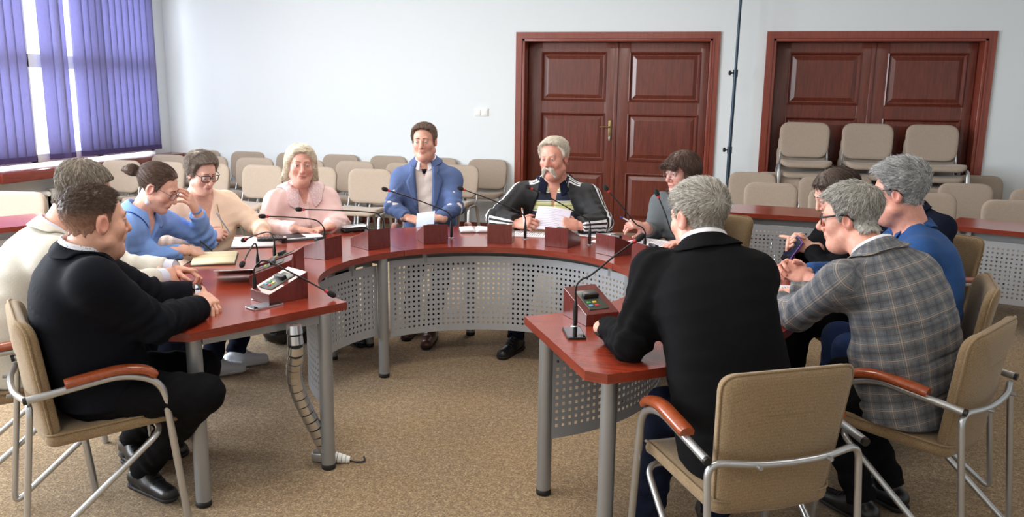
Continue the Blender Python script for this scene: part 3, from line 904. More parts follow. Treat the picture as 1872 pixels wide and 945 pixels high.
def phone(label, x, y, ang, body, w=.072, h=.148, cam=True, name='mobile_phone'):
    t = thing(name, label, 'phone', (x, y, TZ), math.radians(ang))
    slab(rect(0, 0, w, h, 0), 0, .0085, .010).build('phone_body', body, t)
    slab(rect(0, 0, w - .006, h - .006, 0), .0078, .0092, .008).build('screen', M['glass_black'], t)
    MB().box((w / 2 - .0005, .01, .003), (w / 2 + .001, .03, .0055)).build('side_key', body, t)
    return t
phone('silver edged mobile phone lying flat at the window side table end', -1.79, 3.112, 62 - 90 + 2, M['alu'])
phone('lone black mobile phone lying flat on the right table end', -.459, 3.057, 18, M['black_plastic'])

# tablet propped on the second console
tb = thing('propped_tablet', 'dark tablet with bright edge propped slanting against a console', 'tablet', (-2.195, 3.50, TZ + .004), math.radians(-62))
mt = Matrix.Rotation(math.radians(-20), 4, 'Y')
m = MB(); m.box((-.09, -.06, 0), (.085, .12, .006), mat=Matrix.Translation((.0, 0, .031)) @ mt, bev=.0025); m.build('tablet_body', M['alu'], tb)
MB().box((-.086, -.056, .0055), (.081, .116, .0072), mat=Matrix.Translation((.0, 0, .031)) @ mt, bev=.0008).build('screen', M['glass_black'], tb)

def text_lines(m, cx, cy, ang, w, h, n, z, mi=1, mat=None, seed=1):
    rnd = random.Random(seed)
    a = math.radians(ang); u = Vector((math.cos(a), math.sin(a), 0)); v = Vector((-u.y, u.x, 0)); c = Vector((cx, cy, 0))
    for k in range(n):
        y = h / 2 - (k + .5) * h / n; ln = w * (rnd.uniform(.75, 1) if rnd.random() > .2 else rnd.uniform(.2, .6))
        q = [c - u * w / 2 + v * (y - h / n * .18), c - u * w / 2 + u * ln + v * (y - h / n * .18), c - u * w / 2 + u * ln + v * (y + h / n * .18), c - u * w / 2 + v * (y + h / n * .18)]
        q = [Vector((p.x, p.y, z)) for p in q]
        if mat is not None: q = [mat @ p for p in q]
        m.add(q, [(0, 1, 2, 3)], mi)
def open_book(label, x, y, ang, w, h, paper, cover, name='open_notebook', th=.012):
    t = thing(name, label, 'notebook', (x, y, TZ), math.radians(ang))
    slab(rect(0, 0, 2 * w + .012, h + .01, 0), 0, .004, .006).build('cover', cover, t)
    for sx in (-1, 1):
        m = MB(); n = 10; v = []
        for j in range(2):
            for k in range(n + 1):
                u = k / n; xx = sx * (.001 + u * w); z = .004 + th * (math.sin(min(1, u * 4) * PI / 2) * (1 - .35 * u))
                v.append((xx, (j - .5) * h, z))
        for j in range(2):
            for k in range(n + 1): v.append((sx * (.001 + k / n * w), (j - .5) * h, .0035))
        N = n + 1; f = []
        for k in range(n):
            f += [(k, k + 1, N + k + 1, N + k), (2 * N + k, 2 * N + k + 1, 3 * N + k + 1, 3 * N + k), (k, k + 1, 2 * N + k + 1, 2 * N + k), (N + k, N + k + 1, 3 * N + k + 1, 3 * N + k)]
        f += [(0, N, 3 * N, 2 * N), (n, N + n, 3 * N + n, 2 * N + n)]
        m.add(v, f, 0, True); m.build('pages', paper, t)
    return t
M['dark_cover'] = plain('dark_green_cover', (32, 48, 46), .5); M['black_cover'] = plain('black_leatherette', (30, 30, 34), .5)
M['grey_folder'] = plain('grey_plastic_folder', (82, 84, 90), .35)
open_book('cream paged open notebook with dark cover under the hands of the woman in blue', -2.54, 3.93, -62, .15, .215, M['cream_paper'], M['dark_cover'], th=.018)
open_book('open white notebook with black cover in front of the woman in peach', -2.60, 4.43, -62, .165, .235, M['paper'], M['black_cover'])
open_book('small open white book beside the console by the blue blazer man', -1.46, 5.24, 20, .10, .15, M['paper'], M['grey_folder'], 'open_book', .02)
t = thing('black_calculator', 'flat black calculator lying on the open white notebook', 'calculator', (-2.50, 4.47, TZ + .02), math.radians(28))
slab(rect(0, 0, .17, .085, 0), 0, .012, .008).build('calculator_body', M['black_plastic'], t)
for i in range(6):
    for j in range(3): MB().box((-.07 + i * .022, -.03 + j * .02, .011), (-.054 + i * .022, -.016 + j * .02, .0145), bev=.001).build('button', M['grey_folder'], t)
MB().box((.065, -.03, .0115), (.08, .03, .0128)).build('display', M['glass_black'], t)
t = thing('document_folder', 'dark grey document folder lying in front of the pink blouse', 'folder', (-2.42, 4.66, TZ), math.radians(42))
slab(rect(0, 0, .26, .20, 0), 0, .012, .01).build('folder_cover', M['grey_folder'], t)
slab(rect(.01, .0, .235, .17, 0), .012, .0155, .003).build('paper_stack', M['paper'], t)
MB().box((-.11, -.07, .0155), (.02, .07, .0185), bev=.001).build('flap', M['black_cover'], t)
t = thing('glasses_case', 'silver grey and black glasses case lying near the pink sleeve', 'case', (-2.20, 4.985, TZ), math.radians(70 - 20))
m = MB(); m.box((-.085, -.033, .0), (.085, .033, .026), bev=.011); m.build('case_base', M['black_plastic'], t)
m = MB(); m.box((-.083, -.031, .022), (.083, .031, .044), bev=.013); m.build('case_lid', M['alu'], t)
def sheet(label, x, y, ang, w=.21, h=.297, z=0, n=1, lines=18, name='paper_sheet', seed=1):
    t = thing(name, label, 'paper', (x, y, TZ + z), math.radians(ang))
    slab(rect(0, 0, w, h, 0), 0, .0012 * n, .001).build('sheet', M['paper'], t)
    m = MB(); text_lines(m, 0, 0, 0, w * .8, h * .85, lines, .0012 * n + .0003, 0, seed=seed); m.build('printed_lines', M['ink'], t)
    return t
sheet('stack of white sheets under the hands of the striped polo man', -1.07, 5.21, 92, n=5)
sheet('white sheet lying beyond the striped polo console on its right', -.73, 5.36, 75, z=.0, seed=3)
sheet('small white sheet between two consoles beside the blue pen', -.56, 5.10, 70, w=.15, h=.21, seed=4)
sheet('white sheets in front of the woman in grey', -.29, 5.14, 62, n=3, seed=5)
sheet('white lined sheet under the clasped hands of the denim shirt man', .30, 4.03, 100, n=2, seed=6)

# cable spine, segments of polished metal, from the table down to its weight on the floor
cs = thing('cable_spine', 'segmented silver cable spine curving from the table end to the carpet', 'cable guide', (-1.60, 3.15, 0))
path = smooth_path([(.0, -.145, .71), (-.0, -.14, .60), (-.05, -.07, .46), (-.045, -.02, .33), (-.015, .03, .20), (.005, .075, .09), (.02, .10, .035)], 10)
tot = [0]
for a, b in zip(path[:-1], path[1:]): tot.append(tot[-1] + (b - a).length)
def at(s):
    for i in range(len(path) - 1):
        if tot[i + 1] >= s: return path[i].lerp(path[i + 1], (s - tot[i]) / max(1e-6, tot[i + 1] - tot[i]))
    return path[-1]
K = 17
for k in range(K):
    a, b = at(tot[-1] * k / K), at(tot[-1] * (k + .82) / K)
    m = MB(); m.tube([a, b], [.031, .034], 18)
    m.build('spine_link', M['bright_chrome'], cs)
m = MB(); m.tube(path, .019, 8); m.build('cable_core', M['black_rubber'], cs)
m = MB()
for k in range(5):
    m.tube([(.02 + .018 * k, .10 + .004 * k, .03 - .003 * k), (.036 + .018 * k, .104 + .004 * k, .028 - .003 * k)], [.03 - .003 * k, .027 - .003 * k], 14)
m.build('cable_boot', M['white_plastic'], cs)
MB().box((-.06, .075, .004), (-.005, .125, .05), bev=.008).build('foot_weight', M['alu'], cs)
MB().tube(smooth_path([(.10, .118, .012), (.14, .125, .006), (.17, .14, .008), (.15, .18, .008)], 5), .004, 8).build('cable_end', M['black_rubber'], cs)

# glossy black bag standing on the floor behind the window side table
bag = thing('black_handbag', 'glossy black handbag standing on the carpet beside the white sneakers', 'bag', (-2.62, 4.88, 0), .5)
bm = bmesh.new(); bmesh.ops.create_uvsphere(bm, u_segments=28, v_segments=18, radius=1)
random.seed(3)
for v in bm.verts:
    x, y, z = v.co
    f = lambda q, e: math.copysign(abs(q) ** e, q)
    x, y, z = f(x, .6) * .19, f(y, .65) * .11, f(z, .6) * .145
    y *= 1 - .35 * (z + .145) / .29
    q = .007 * math.sin(31 * x + 9 * z) * math.cos(25 * z + 7 * y)
    v.co = (x + q, y + q, z + .145)
MB().bm(bm, 0, None, True).build('bag_body', plain('patent_black_leather', (14, 14, 16), .14, coat=.6), bag)
for sy in (-.05, .05):
    MB().tube(smooth_path([(-.1, sy, .25), (-.08, sy, .36), (0, sy * .9, .40), (.08, sy, .36), (.1, sy, .25)], 6), .007, 8).build('handle', M['black_plastic'], bag)
MB().box((-.1, -.025, .275), (.1, .025, .29), bev=.005).build('zip_band', M['chrome'], bag)
# ------------------------------------------------------------------ figure builder: smooth bodies grown from distance fields
A_ = np.array
def nz(v): v = np.asarray(v, float); return v / max(1e-9, np.linalg.norm(v))
def smin(a, b, k):
    h = np.clip(.5 + .5 * (b - a) / k, 0, 1); return b * (1 - h) + a * h - k * h * (1 - h)
def smax(a, b, k): return -smin(-a, -b, k)
def cone(p, a, b, ra, rb, flat=None):
    a = A_(a, float); b = A_(b, float); ba = b - a; pa = p - a
    if flat is not None:                      # squash along a unit axis by a factor
        ax, fc = A_(flat[0]), flat[1]
        pa = pa + np.outer(pa @ ax, ax) * (fc - 1); ba = ba + ax * (ba @ ax) * (fc - 1)
    t = np.clip(pa @ ba / max(1e-12, ba @ ba), 0, 1)
    return np.linalg.norm(pa - t[:, None] * ba, axis=1) - (ra + (rb - ra) * t)
def ell(p, c, r):
    q = (p - A_(c)) / A_(r); k0 = np.linalg.norm(q, axis=1); k1 = np.linalg.norm(q / A_(r), axis=1)
    return k0 * (k0 - 1) / np.maximum(k1, 1e-9)
def ball_d(p, c, r): return np.linalg.norm(p - A_(c), axis=1) - r

def mesh_sdf(f, lo, hi, h):
    """sparse surface nets of f<0"""
    lo = A_(lo, float); hi = A_(hi, float); B = 6
    nb = np.ceil((hi - lo) / (h * B)).astype(int) + 1
    n = nb * B
    cx = [lo[i] + (np.arange(nb[i]) * B + (B - 1) / 2) * h for i in range(3)]
    G = np.stack(np.meshgrid(*cx, indexing='ij'), -1).reshape(-1, 3)
    dc = f(G)
    act = np.abs(dc) < B * h * .95 + .012
    val = np.repeat(np.repeat(np.repeat(np.where(dc < 0, -1., 1.).reshape(nb).astype(np.float32), B, 0), B, 1), B, 2)
    ids = np.argwhere(act.reshape(nb))
    off = np.stack(np.meshgrid(*[np.arange(B)] * 3, indexing='ij'), -1).reshape(-1, 3)
    for s in range(0, len(ids), 400):
        ii = (ids[s:s + 400, None, :] * B + off[None]).reshape(-1, 3)
        val[ii[:, 0], ii[:, 1], ii[:, 2]] = f(lo + ii * h)
    ins = val < 0
    c = np.zeros(tuple(n - 1), np.int8)
    for dx in (0, 1):
        for dy in (0, 1):
            for dz in (0, 1):
                c += ins[dx:n[0] - 1 + dx, dy:n[1] - 1 + dy, dz:n[2] - 1 + dz]
    cells = np.argwhere((c > 0) & (c < 8))
    if len(cells) == 0: return np.zeros((0, 3)), np.zeros((0, 4), int)
    idx = np.full(tuple(n - 1), -1, np.int32); idx[cells[:, 0], cells[:, 1], cells[:, 2]] = np.arange(len(cells))
    acc = np.zeros((len(cells), 3)); cnt = np.zeros(len(cells))
    cor = [(x, y, z) for x in (0, 1) for y in (0, 1) for z in (0, 1)]
    V = {k: val[cells[:, 0] + k[0], cells[:, 1] + k[1], cells[:, 2] + k[2]].astype(float) for k in cor}
    for a in cor:
        for ax in range(3):
            if a[ax] == 1: continue
            b = list(a); b[ax] = 1; b = tuple(b)
            va, vb = V[a], V[b]; m = (va < 0) != (vb < 0)
            t = np.where(m, va / np.where(m, va - vb, 1), 0)
            pt = A_(a, float)[None] + t[:, None] * (A_(b, float) - A_(a, float))[None]
            acc += pt * m[:, None]; cnt += m
    v = lo + (cells + acc / cnt[:, None]) * h
    quads = []
    for ax in range(3):
        u, w_ = (ax + 1) % 3, (ax + 2) % 3
        sl0 = [slice(1, n[i] - 1) for i in range(3)]; sl0[ax] = slice(0, n[ax] - 1)
        sl1 = list(sl0); sl1[ax] = slice(1, n[ax])
        a, b = ins[tuple(sl0)], ins[tuple(sl1)]
        e = np.argwhere(a != b)
        if len(e) == 0: continue
        st = A_([1, 1, 1]); st[ax] = 0
        g = e + st
        flip = a[e[:, 0], e[:, 1], e[:, 2]]
        du = np.zeros(3, int); du[u] = 1; dw = np.zeros(3, int); dw[w_] = 1
        def I(q): return idx[q[:, 0], q[:, 1], q[:, 2]]
        q = np.stack([I(g - du - dw), I(g - dw), I(g), I(g - du)], 1)
        q[~flip] = q[~flip][:, ::-1]
        quads.append(q)
    q = np.concatenate(quads); q = q[(q >= 0).all(1)]
    return v, q

def grad(f, p, e=.002):
    g = np.stack([f(p + A_(d) * e) - f(p - A_(d) * e) for d in ((1, 0, 0), (0, 1, 0), (0, 0, 1))], 1)
    return g / np.maximum(np.linalg.norm(g, axis=1, keepdims=True), 1e-9)
def snap(f, p, off=0, it=4):
    p = A_(p, float).copy()
    for _ in range(it):
        d = f(p) - off; p -= grad(f, p) * np.clip(d, -.03, .03)[:, None]
    return p
def push_out(f, p, off, it=3):
    p = A_(p, float).copy()
    for _ in range(it):
        d = f(p); m = d < off
        if not m.any(): break
        p[m] += grad(f, p[m]) * (off - d[m])[:, None]
    return p
def march(f, o, d, n=40, mx=.6):
    o = A_(o, float).copy(); d = nz(d); s = np.zeros(len(o))
    for _ in range(n):
        s = np.minimum(s + f(o + s[:, None] * d) * .8, mx)
    return o + s[:, None] * d

def add_col(me, name, col):
    a = me.attributes.new(name, 'FLOAT_COLOR', 'POINT')
    c = np.ones((len(me.vertices), 4), np.float32); c[:, :3] = col
    a.data.foreach_set('color', c.ravel())
def add_vec(me, name, vec):
    a = me.attributes.new(name, 'FLOAT_VECTOR', 'POINT'); a.data.foreach_set('vector', np.asarray(vec, np.float32).ravel())

# --- materials driven by attributes that travel with the surface
def attr(nt, name, out='Color'):
    n = nt.nodes.new('ShaderNodeAttribute'); n.attribute_name = name; return n.outputs[out]
def skin_mat():
    m, nt, b = nmat('skin')
    c = attr(nt, 'tint'); v = objvec(nt)
    f = noise(nt, 55, 4, v, .6)
    c2 = mixc(nt, .16, c, ramp(nt, f, [(.3, s2l(150, 92, 78)), (.7, s2l(240, 205, 184))]), 'MIX')
    L(nt, c2, b.inputs['Base Color'])
    b.inputs['Roughness'].default_value = .48; b.inputs['Subsurface Weight'].default_value = .12
    b.inputs['Subsurface Radius'].default_value = (.012, .005, .003); b.inputs['Subsurface Scale'].default_value = .6
    bump(nt, b, noise(nt, 380, 3, v, .6), .12, .001)
    return m
M['skin'] = skin_mat()
def hair_mat():
    m, nt, b = nmat('hair')
    L(nt, attr(nt, 'tint'), b.inputs['Base Color'])
    b.inputs['Roughness'].default_value = .42; b.inputs['Specular IOR Level'].default_value = .35
    return m
M['hair'] = hair_mat()
def cloth(name, rgb, rough=.88, weave=320, var=.18, sheen=.03, bmp=.25, fold=None):
    m, nt, b = nmat(name); v = objvec(nt)
    f = noise(nt, weave, 3, v, .6); g = noise(nt, 9, 3, v, .5)
    c = s2l(*rgb); mul = lambda k: tuple(min(1, x * k) for x in c[:3]) + (1,)
    a = math_n(nt, 'ADD', math_n(nt, 'MULTIPLY', f, .75), math_n(nt, 'MULTIPLY', g, .25))
    L(nt, ramp(nt, a, [(.35, mul(1 - var)), (.65, mul(1 + var))]), b.inputs['Base Color'])
    b.inputs['Roughness'].default_value = rough; b.inputs['Sheen Weight'].default_value = sheen if max(rgb) > 60 else 0; b.inputs['Specular IOR Level'].default_value = .25 if max(rgb) > 60 else .1
    bump(nt, b, a, bmp, .0012)
    return m
def line_mask(nt, comp, period, width, offset=0.):
    x = math_n(nt, 'ADD', comp, offset)
    md = math_n(nt, 'PINGPONG', x, period / 2)
    return math_n(nt, 'LESS_THAN', md, width / 2)
def plaid_mat():
    m, nt, b = nmat('grey_plaid_wool'); v = objvec(nt)
    sp = nt.nodes.new('ShaderNodeSeparateXYZ'); L(nt, attr(nt, 'wrap', 'Vector'), sp.inputs[0])
    f = noise(nt, 330, 3, v, .65)
    col = ramp(nt, f, [(.3, s2l(84, 87, 92)), (.7, s2l(122, 125, 130))])
    for comp, off in ((sp.outputs[0], 0), (sp.outputs[1], .013)):
        wd = math_n(nt, 'MULTIPLY', line_mask(nt, comp, .062, .017, off), .30)
        col = mixc(nt, wd, col, s2l(70, 72, 80))
        for o2, cc, k, wdt in ((.031, (196, 174, 154), .50, .0030), (.025, (190, 184, 178), .28, .0020), (.037, (176, 148, 128), .30, .0020), (0, (58, 58, 66), .45, .0026)):
            col = mixc(nt, math_n(nt, 'MULTIPLY', line_mask(nt, comp, .062, wdt, off + o2), k), col, s2l(*cc))
    L(nt, col, b.inputs['Base Color']); b.inputs['Roughness'].default_value = .9; b.inputs['Sheen Weight'].default_value = .05; b.inputs['Specular IOR Level'].default_value = .2
    bump(nt, b, f, .3, .0012)
    return m
def polo_mat():
    m, nt, b = nmat('striped_polo_cotton'); v = objvec(nt)
    sp = nt.nodes.new('ShaderNodeSeparateXYZ'); L(nt, attr(nt, 'wrap', 'Vector'), sp.inputs[0])
    y = math_n(nt, 'MODULO', math_n(nt, 'ADD', sp.outputs[1], 2.0 + .055), .125)
    y = math_n(nt, 'DIVIDE', y, .125)
    navy, gr, yl, wh = s2l(38, 42, 66), s2l(150, 168, 120), s2l(222, 214, 150), s2l(232, 230, 214)
    r = nt.nodes.new('ShaderNodeValToRGB'); r.color_ramp.interpolation = 'CONSTANT'
    st = [(0, navy), (.40, wh), (.45, gr), (.53, wh), (.57, yl), (.70, gr), (.76, yl), (.86, wh), (.90, gr), (.95, wh)]
    el = r.color_ramp.elements
    while len(el) < len(st): el.new(.5)
    for e, (p, c) in zip(el, st): e.position = p; e.color = c
    L(nt, y, r.inputs['Fac']); L(nt, r.outputs['Color'], b.inputs['Base Color']); b.inputs['Roughness'].default_value = .85
    bump(nt, b, noise(nt, 400, 2, v), .2, .001)
    return m
def track_mat():
    """black jersey with three white bands along the outside of each sleeve"""
    m, nt, b = nmat('black_jersey_white_bands'); v = objvec(nt)
    sp = nt.nodes.new('ShaderNodeSeparateXYZ'); L(nt, attr(nt, 'wrap', 'Vector'), sp.inputs[0])
    u = math_n(nt, 'ABSOLUTE', sp.outputs[0])
    k = math_n(nt, 'LESS_THAN', u, .0315)
    s = line_mask(nt, sp.outputs[0], .021, .0115)
    arm = math_n(nt, 'GREATER_THAN', sp.outputs[2], .97)
    fac = math_n(nt, 'MULTIPLY', math_n(nt, 'MULTIPLY', k, s), arm)
    f = noise(nt, 300, 2, v)
    L(nt, mixc(nt, fac, ramp(nt, f, [(.3, s2l(12, 13, 16)), (.7, s2l(22, 23, 27))]), s2l(226, 228, 230)), b.inputs['Base Color'])
    b.inputs['Roughness'].default_value = .7
    return m
def dotted_mat():
    m, nt, b = nmat('white_dotted_shirt'); v = objvec(nt)
    vo = nt.nodes.new('ShaderNodeTexVoronoi'); vo.inputs['Scale'].default_value = 130; L(nt, v, vo.inputs['Vector'])
    L(nt, mixc(nt, math_n(nt, 'LESS_THAN', vo.outputs['Distance'], .28), s2l(226, 228, 236), s2l(120, 130, 170)), b.inputs['Base Color']); b.inputs['Roughness'].default_value = .8
    return m
def lace_mat():
    m, nt, b = nmat('pink_lace_collar'); v = objvec(nt)
    vo = nt.nodes.new('ShaderNodeTexVoronoi'); vo.inputs['Scale'].default_value = 120; L(nt, v, vo.inputs['Vector'])
    L(nt, mixc(nt, math_n(nt, 'LESS_THAN', vo.outputs['Distance'], .3), s2l(226, 196, 198), s2l(248, 236, 240)), b.inputs['Base Color']); b.inputs['Roughness'].default_value = .6
    bump(nt, b, vo.outputs['Distance'], .6, .002)
    return m
M['sclera'] = plain('eye_white', (196, 188, 182), .2)
M['pupil'] = plain('eye_pupil', (12, 12, 14), .1)

# --- head in its own frame: x to the person's right, y forward, z up, ear line at the origin
def head_base(p, q):
    w, jw, fat = q.get('w', 1), q.get('jaw', 1), q.get('fat', 0)
    d = ell(p, (0, -.014, .036), (.075 * w, .097, .079))
    d = smin(d, ell(p, (0, .030, -.030), (.061 * w * (.5 + .5 * jw), .060, .082)), .03)
    for s in (-1, 1):
        d = smin(d, cone(p, (s * .047 * w * jw, .008, -.066), (s * .014, .066, -.098), .024 + fat * .3, .019), .03)
        d = smin(d, ball_d(p, (s * .040 * w, .056, -.026), .023 + fat * .2), .022)
    d = smin(d, ball_d(p, (0, .070, -.100), .018), .02)
    if fat: d = smin(d, ell(p, (0, .035, -.108), (.05, .045, .026 + fat)), .03)
    return d
def neck_d(p, q, nl):
    r = q.get('neck', .054)
    return cone(p, (0, -.018, -.05), nl, r, r * 1.18)
def face_d(p, q):
    w = q.get('w', 1); age = q.get('age', .5); nose = q.get('nose', 1)
    d = head_base(p, q)
    d = smin(d, cone(p, (-.034, .077, .026), (.034, .077, .026), .0105, .0105), .018)
    for s in (-1, 1):
        d = smax(d, -ell(p, (s * .032, .098, .006), (.0165, .015, .0115)), .010)
        d = np.minimum(d, smax(ball_d(p, (s * .032, .0765, .005), .0152), -(p[:, 2] - .0058 - .05 * (p[:, 1] - .0765)), .002))     # upper lid
        d = np.minimum(d, smax(ball_d(p, (s * .032, .0765, .005), .0147), (p[:, 2] + .0008), .002))     # lower lid
    n = cone(p, (0, .086, .016), (0, .110 * (.5 + .5 * nose) + .0, -.026), .0075, .0115 * nose)
    d = smin(d, n, .012)
    d = smin(d, ball_d(p, (0, .107, -.032), .0115 * nose), .008)
    for s in (-1, 1): d = smin(d, ball_d(p, (s * .0135 * nose, .094, -.036), .0088 * nose), .006)
    d = smin(d, ell(p, (0, .083, -.058), (.026, .016, .018)), .014)
    lp = q.get('lip', 1)
    d = smin(d, cone(p, (-.017, .088, -.0615), (.017, .088, -.0615), .0042 * lp, .0042 * lp), .005)
    d = smin(d, ell(p, (0, .092, -.0615), (.014, .0065, .0052 * lp)), .004)
    d = smin(d, ell(p, (0, .0905, -.0715), (.017, .0075, .0062 * lp)), .004)
    d = smax(d, -cone(p, (-.022, .094, -.0665), (.022, .094, -.0665), .0016, .0016), .003)
    for s in (-1, 1):    # nasolabial fold
        d = smax(d, -cone(p, (s * .021, .092, -.034), (s * .033, .079, -.068), .0016 * age, .0012 * age), .007)
        # ear
        e = ell(p, (s * .078 * w, -.008, -.004), (.010, .021, .034))
        e = smax(e, -ell(p, (s * .088 * w, -.004, -.002), (.008, .012, .022)), .004)
        d = smin(d, e, .006)
    return d
def skin_tint(p, q):
    c = np.tile(A_(s2l(*q.get('skin', (214, 168, 146)))[:3]), (len(p), 1))
    def g(cx, r): return np.exp(-(((p - A_(cx)) / A_(r)) ** 2).sum(1))
    def mixto(rgb, k):
        nonlocal c
        t = A_(s2l(*rgb)[:3]); c = c * (1 - k[:, None]) + t * k[:, None]
    red = q.get('red', .5)
    for s in (-1, 1):
        mixto((196, 104, 92), red * .55 * g((s * .040, .07, -.030), (.024, .04, .022)))
        mixto((206, 112, 100), .6 * g((s * .082, -.008, -.004), (.014, .03, .04)))
        mixto((150, 96, 84), .45 * g((s * .032, .088, .006), (.02, .02, .013)))
    mixto((198, 110, 98), red * .6 * g((0, .112, -.03), (.018, .02, .018)))
    mixto(q.get('lips', (176, 96, 92)), .85 * np.clip(g((0, .094, -.0665), (.021, .016, .009)) * 1.6 - .25, 0, 1))
    if q.get('stubble'):
        mixto((128, 110, 102), q['stubble'] * np.clip(g((0, .06, -.085), (.06, .07, .04)) * 1.5, 0, 1) * (1 - .7 * g((0, .094, -.0665), (.022, .016, .009))))
    return c

# --- hands: frame x to the side, y along the fingers, z out of the back of the hand; thumb at -x for a right hand
POSE = {'flat': ([(8, 8, 5)] * 4, (28, 10, 8)), 'relax': ([(24, 30, 18), (28, 32, 20), (32, 34, 20), (36, 36, 22)], (35, 18, 15)),
        'fist': ([(62, 85, 50), (66, 88, 55), (68, 88, 55), (70, 85, 55)], (48, 40, 40)), 'pen': ([(42, 45, 22), (52, 55, 30), (62, 70, 40), (66, 75, 45)], (52, 28, 20)),
        'hold': ([(48, 38, 18), (52, 42, 20), (56, 46, 24), (60, 50, 28)], (58, 22, 18)), 'point': ([(6, 8, 5), (58, 80, 50), (64, 85, 55), (66, 85, 55)], (45, 40, 35)),
        'clasp': ([(44, 62, 30), (46, 64, 30), (48, 64, 32), (52, 64, 34)], (40, 24, 20)), 'drape': ([(18, 26, 14), (22, 28, 16), (28, 32, 18), (34, 36, 20)], (24, 12, 10))}
def hand_parts(pose, side, spread=1.):
    sx = -1. if side == 'R' else 1.          # thumb side
    fl, th = POSE[pose]; out = []
    base = [(.030, .092), (.0105, .097), (-.010, .094), (-.029, .084)]
    ln = [(.041, .025, .020), (.046, .029, .021), (.042, .027, .020), (.033, .020, .018)]
    rad = [.0092, .0095, .0088, .0078]
    for (bx, by), l3, r, cur, k in zip(base, ln, rad, fl, range(4)):
        p = A_([bx * sx, by, 0.]); ang = 0; pts = [p]
        sp = math.radians((6, 1, -4, -10)[k]) * spread
        for L_, c in zip(l3, cur):
            ang += math.radians(c)
            d = A_([math.sin(sp) * sx * math.cos(ang), math.cos(sp) * math.cos(ang), -math.sin(ang)])
            p = p + d * L_; pts.append(p)
        out.append((pts, [r * 1.06, r, r * .93, r * .80]))
    a0, a1, a2 = [math.radians(x) for x in th]
    p = A_([.020 * sx, .022, -.010]); pts = [p]
    d = A_([math.sin(a0 + .25) * sx, math.cos(a0 + .25), -.35]); d = nz(d); p = p + d * .044; pts.append(p)
    d2 = nz(A_([math.sin(a0 + .25 - a1) * sx * .8, math.cos(a0 + .25 - a1), -.30 - a1 * .4])); p = p + d2 * .032; pts.append(p)
    d3 = nz(A_([math.sin(a0 + .2 - a1 - a2) * sx * .7, math.cos(a0 + .2 - a1 - a2), -.30 - a2 * .4])); p = p + d3 * .026; pts.append(p)
    out.append((pts, [.0145, .0118, .0105, .0088]))
    return out
def hand_sdf(pose, side, scale, fore):
    parts = hand_parts(pose, side)
    fl = (A_([0, 0, 1.]), 1.55)
    def f(p):
        p = p / scale
        d = cone(p, (0, -.005, 0), (0, .030, -.002), .026, .030, fl)
        for pts, r in parts[:4]:
            d = smin(d, cone(p, (pts[0][0] * .62, .022, 0), pts[0], .021, .0135, (A_([0, 0, 1.]), 1.25)), .012)
        fing = None
        for pts, r in parts[:4]:
            e = cone(p, pts[0] - A_([0, .012, 0]), pts[1], r[0] * 1.02, r[1])
            e = smin(e, cone(p, pts[1], pts[2], r[1] * 1.04, r[2]), .003); e = smin(e, cone(p, pts[2], pts[3], r[2] * 1.04, r[3]), .003)
            fing = e if fing is None else np.minimum(fing, e)
        d = smin(d, fing, .006)
        pts, r = parts[4]
        e = cone(p, pts[0], pts[1], r[0], r[1]); e = smin(e, cone(p, pts[1], pts[2], r[1], r[2]), .003); e = smin(e, cone(p, pts[2], pts[3], r[2], r[3]), .003)
        d = smin(d, e, .010)
        d = smin(d, cone(p, (0, -.01, 0), (0, -fore / scale, 0), .026, .036, (A_([0, 0, 1.]), 1.22)), .012)
        return d * scale
    return f

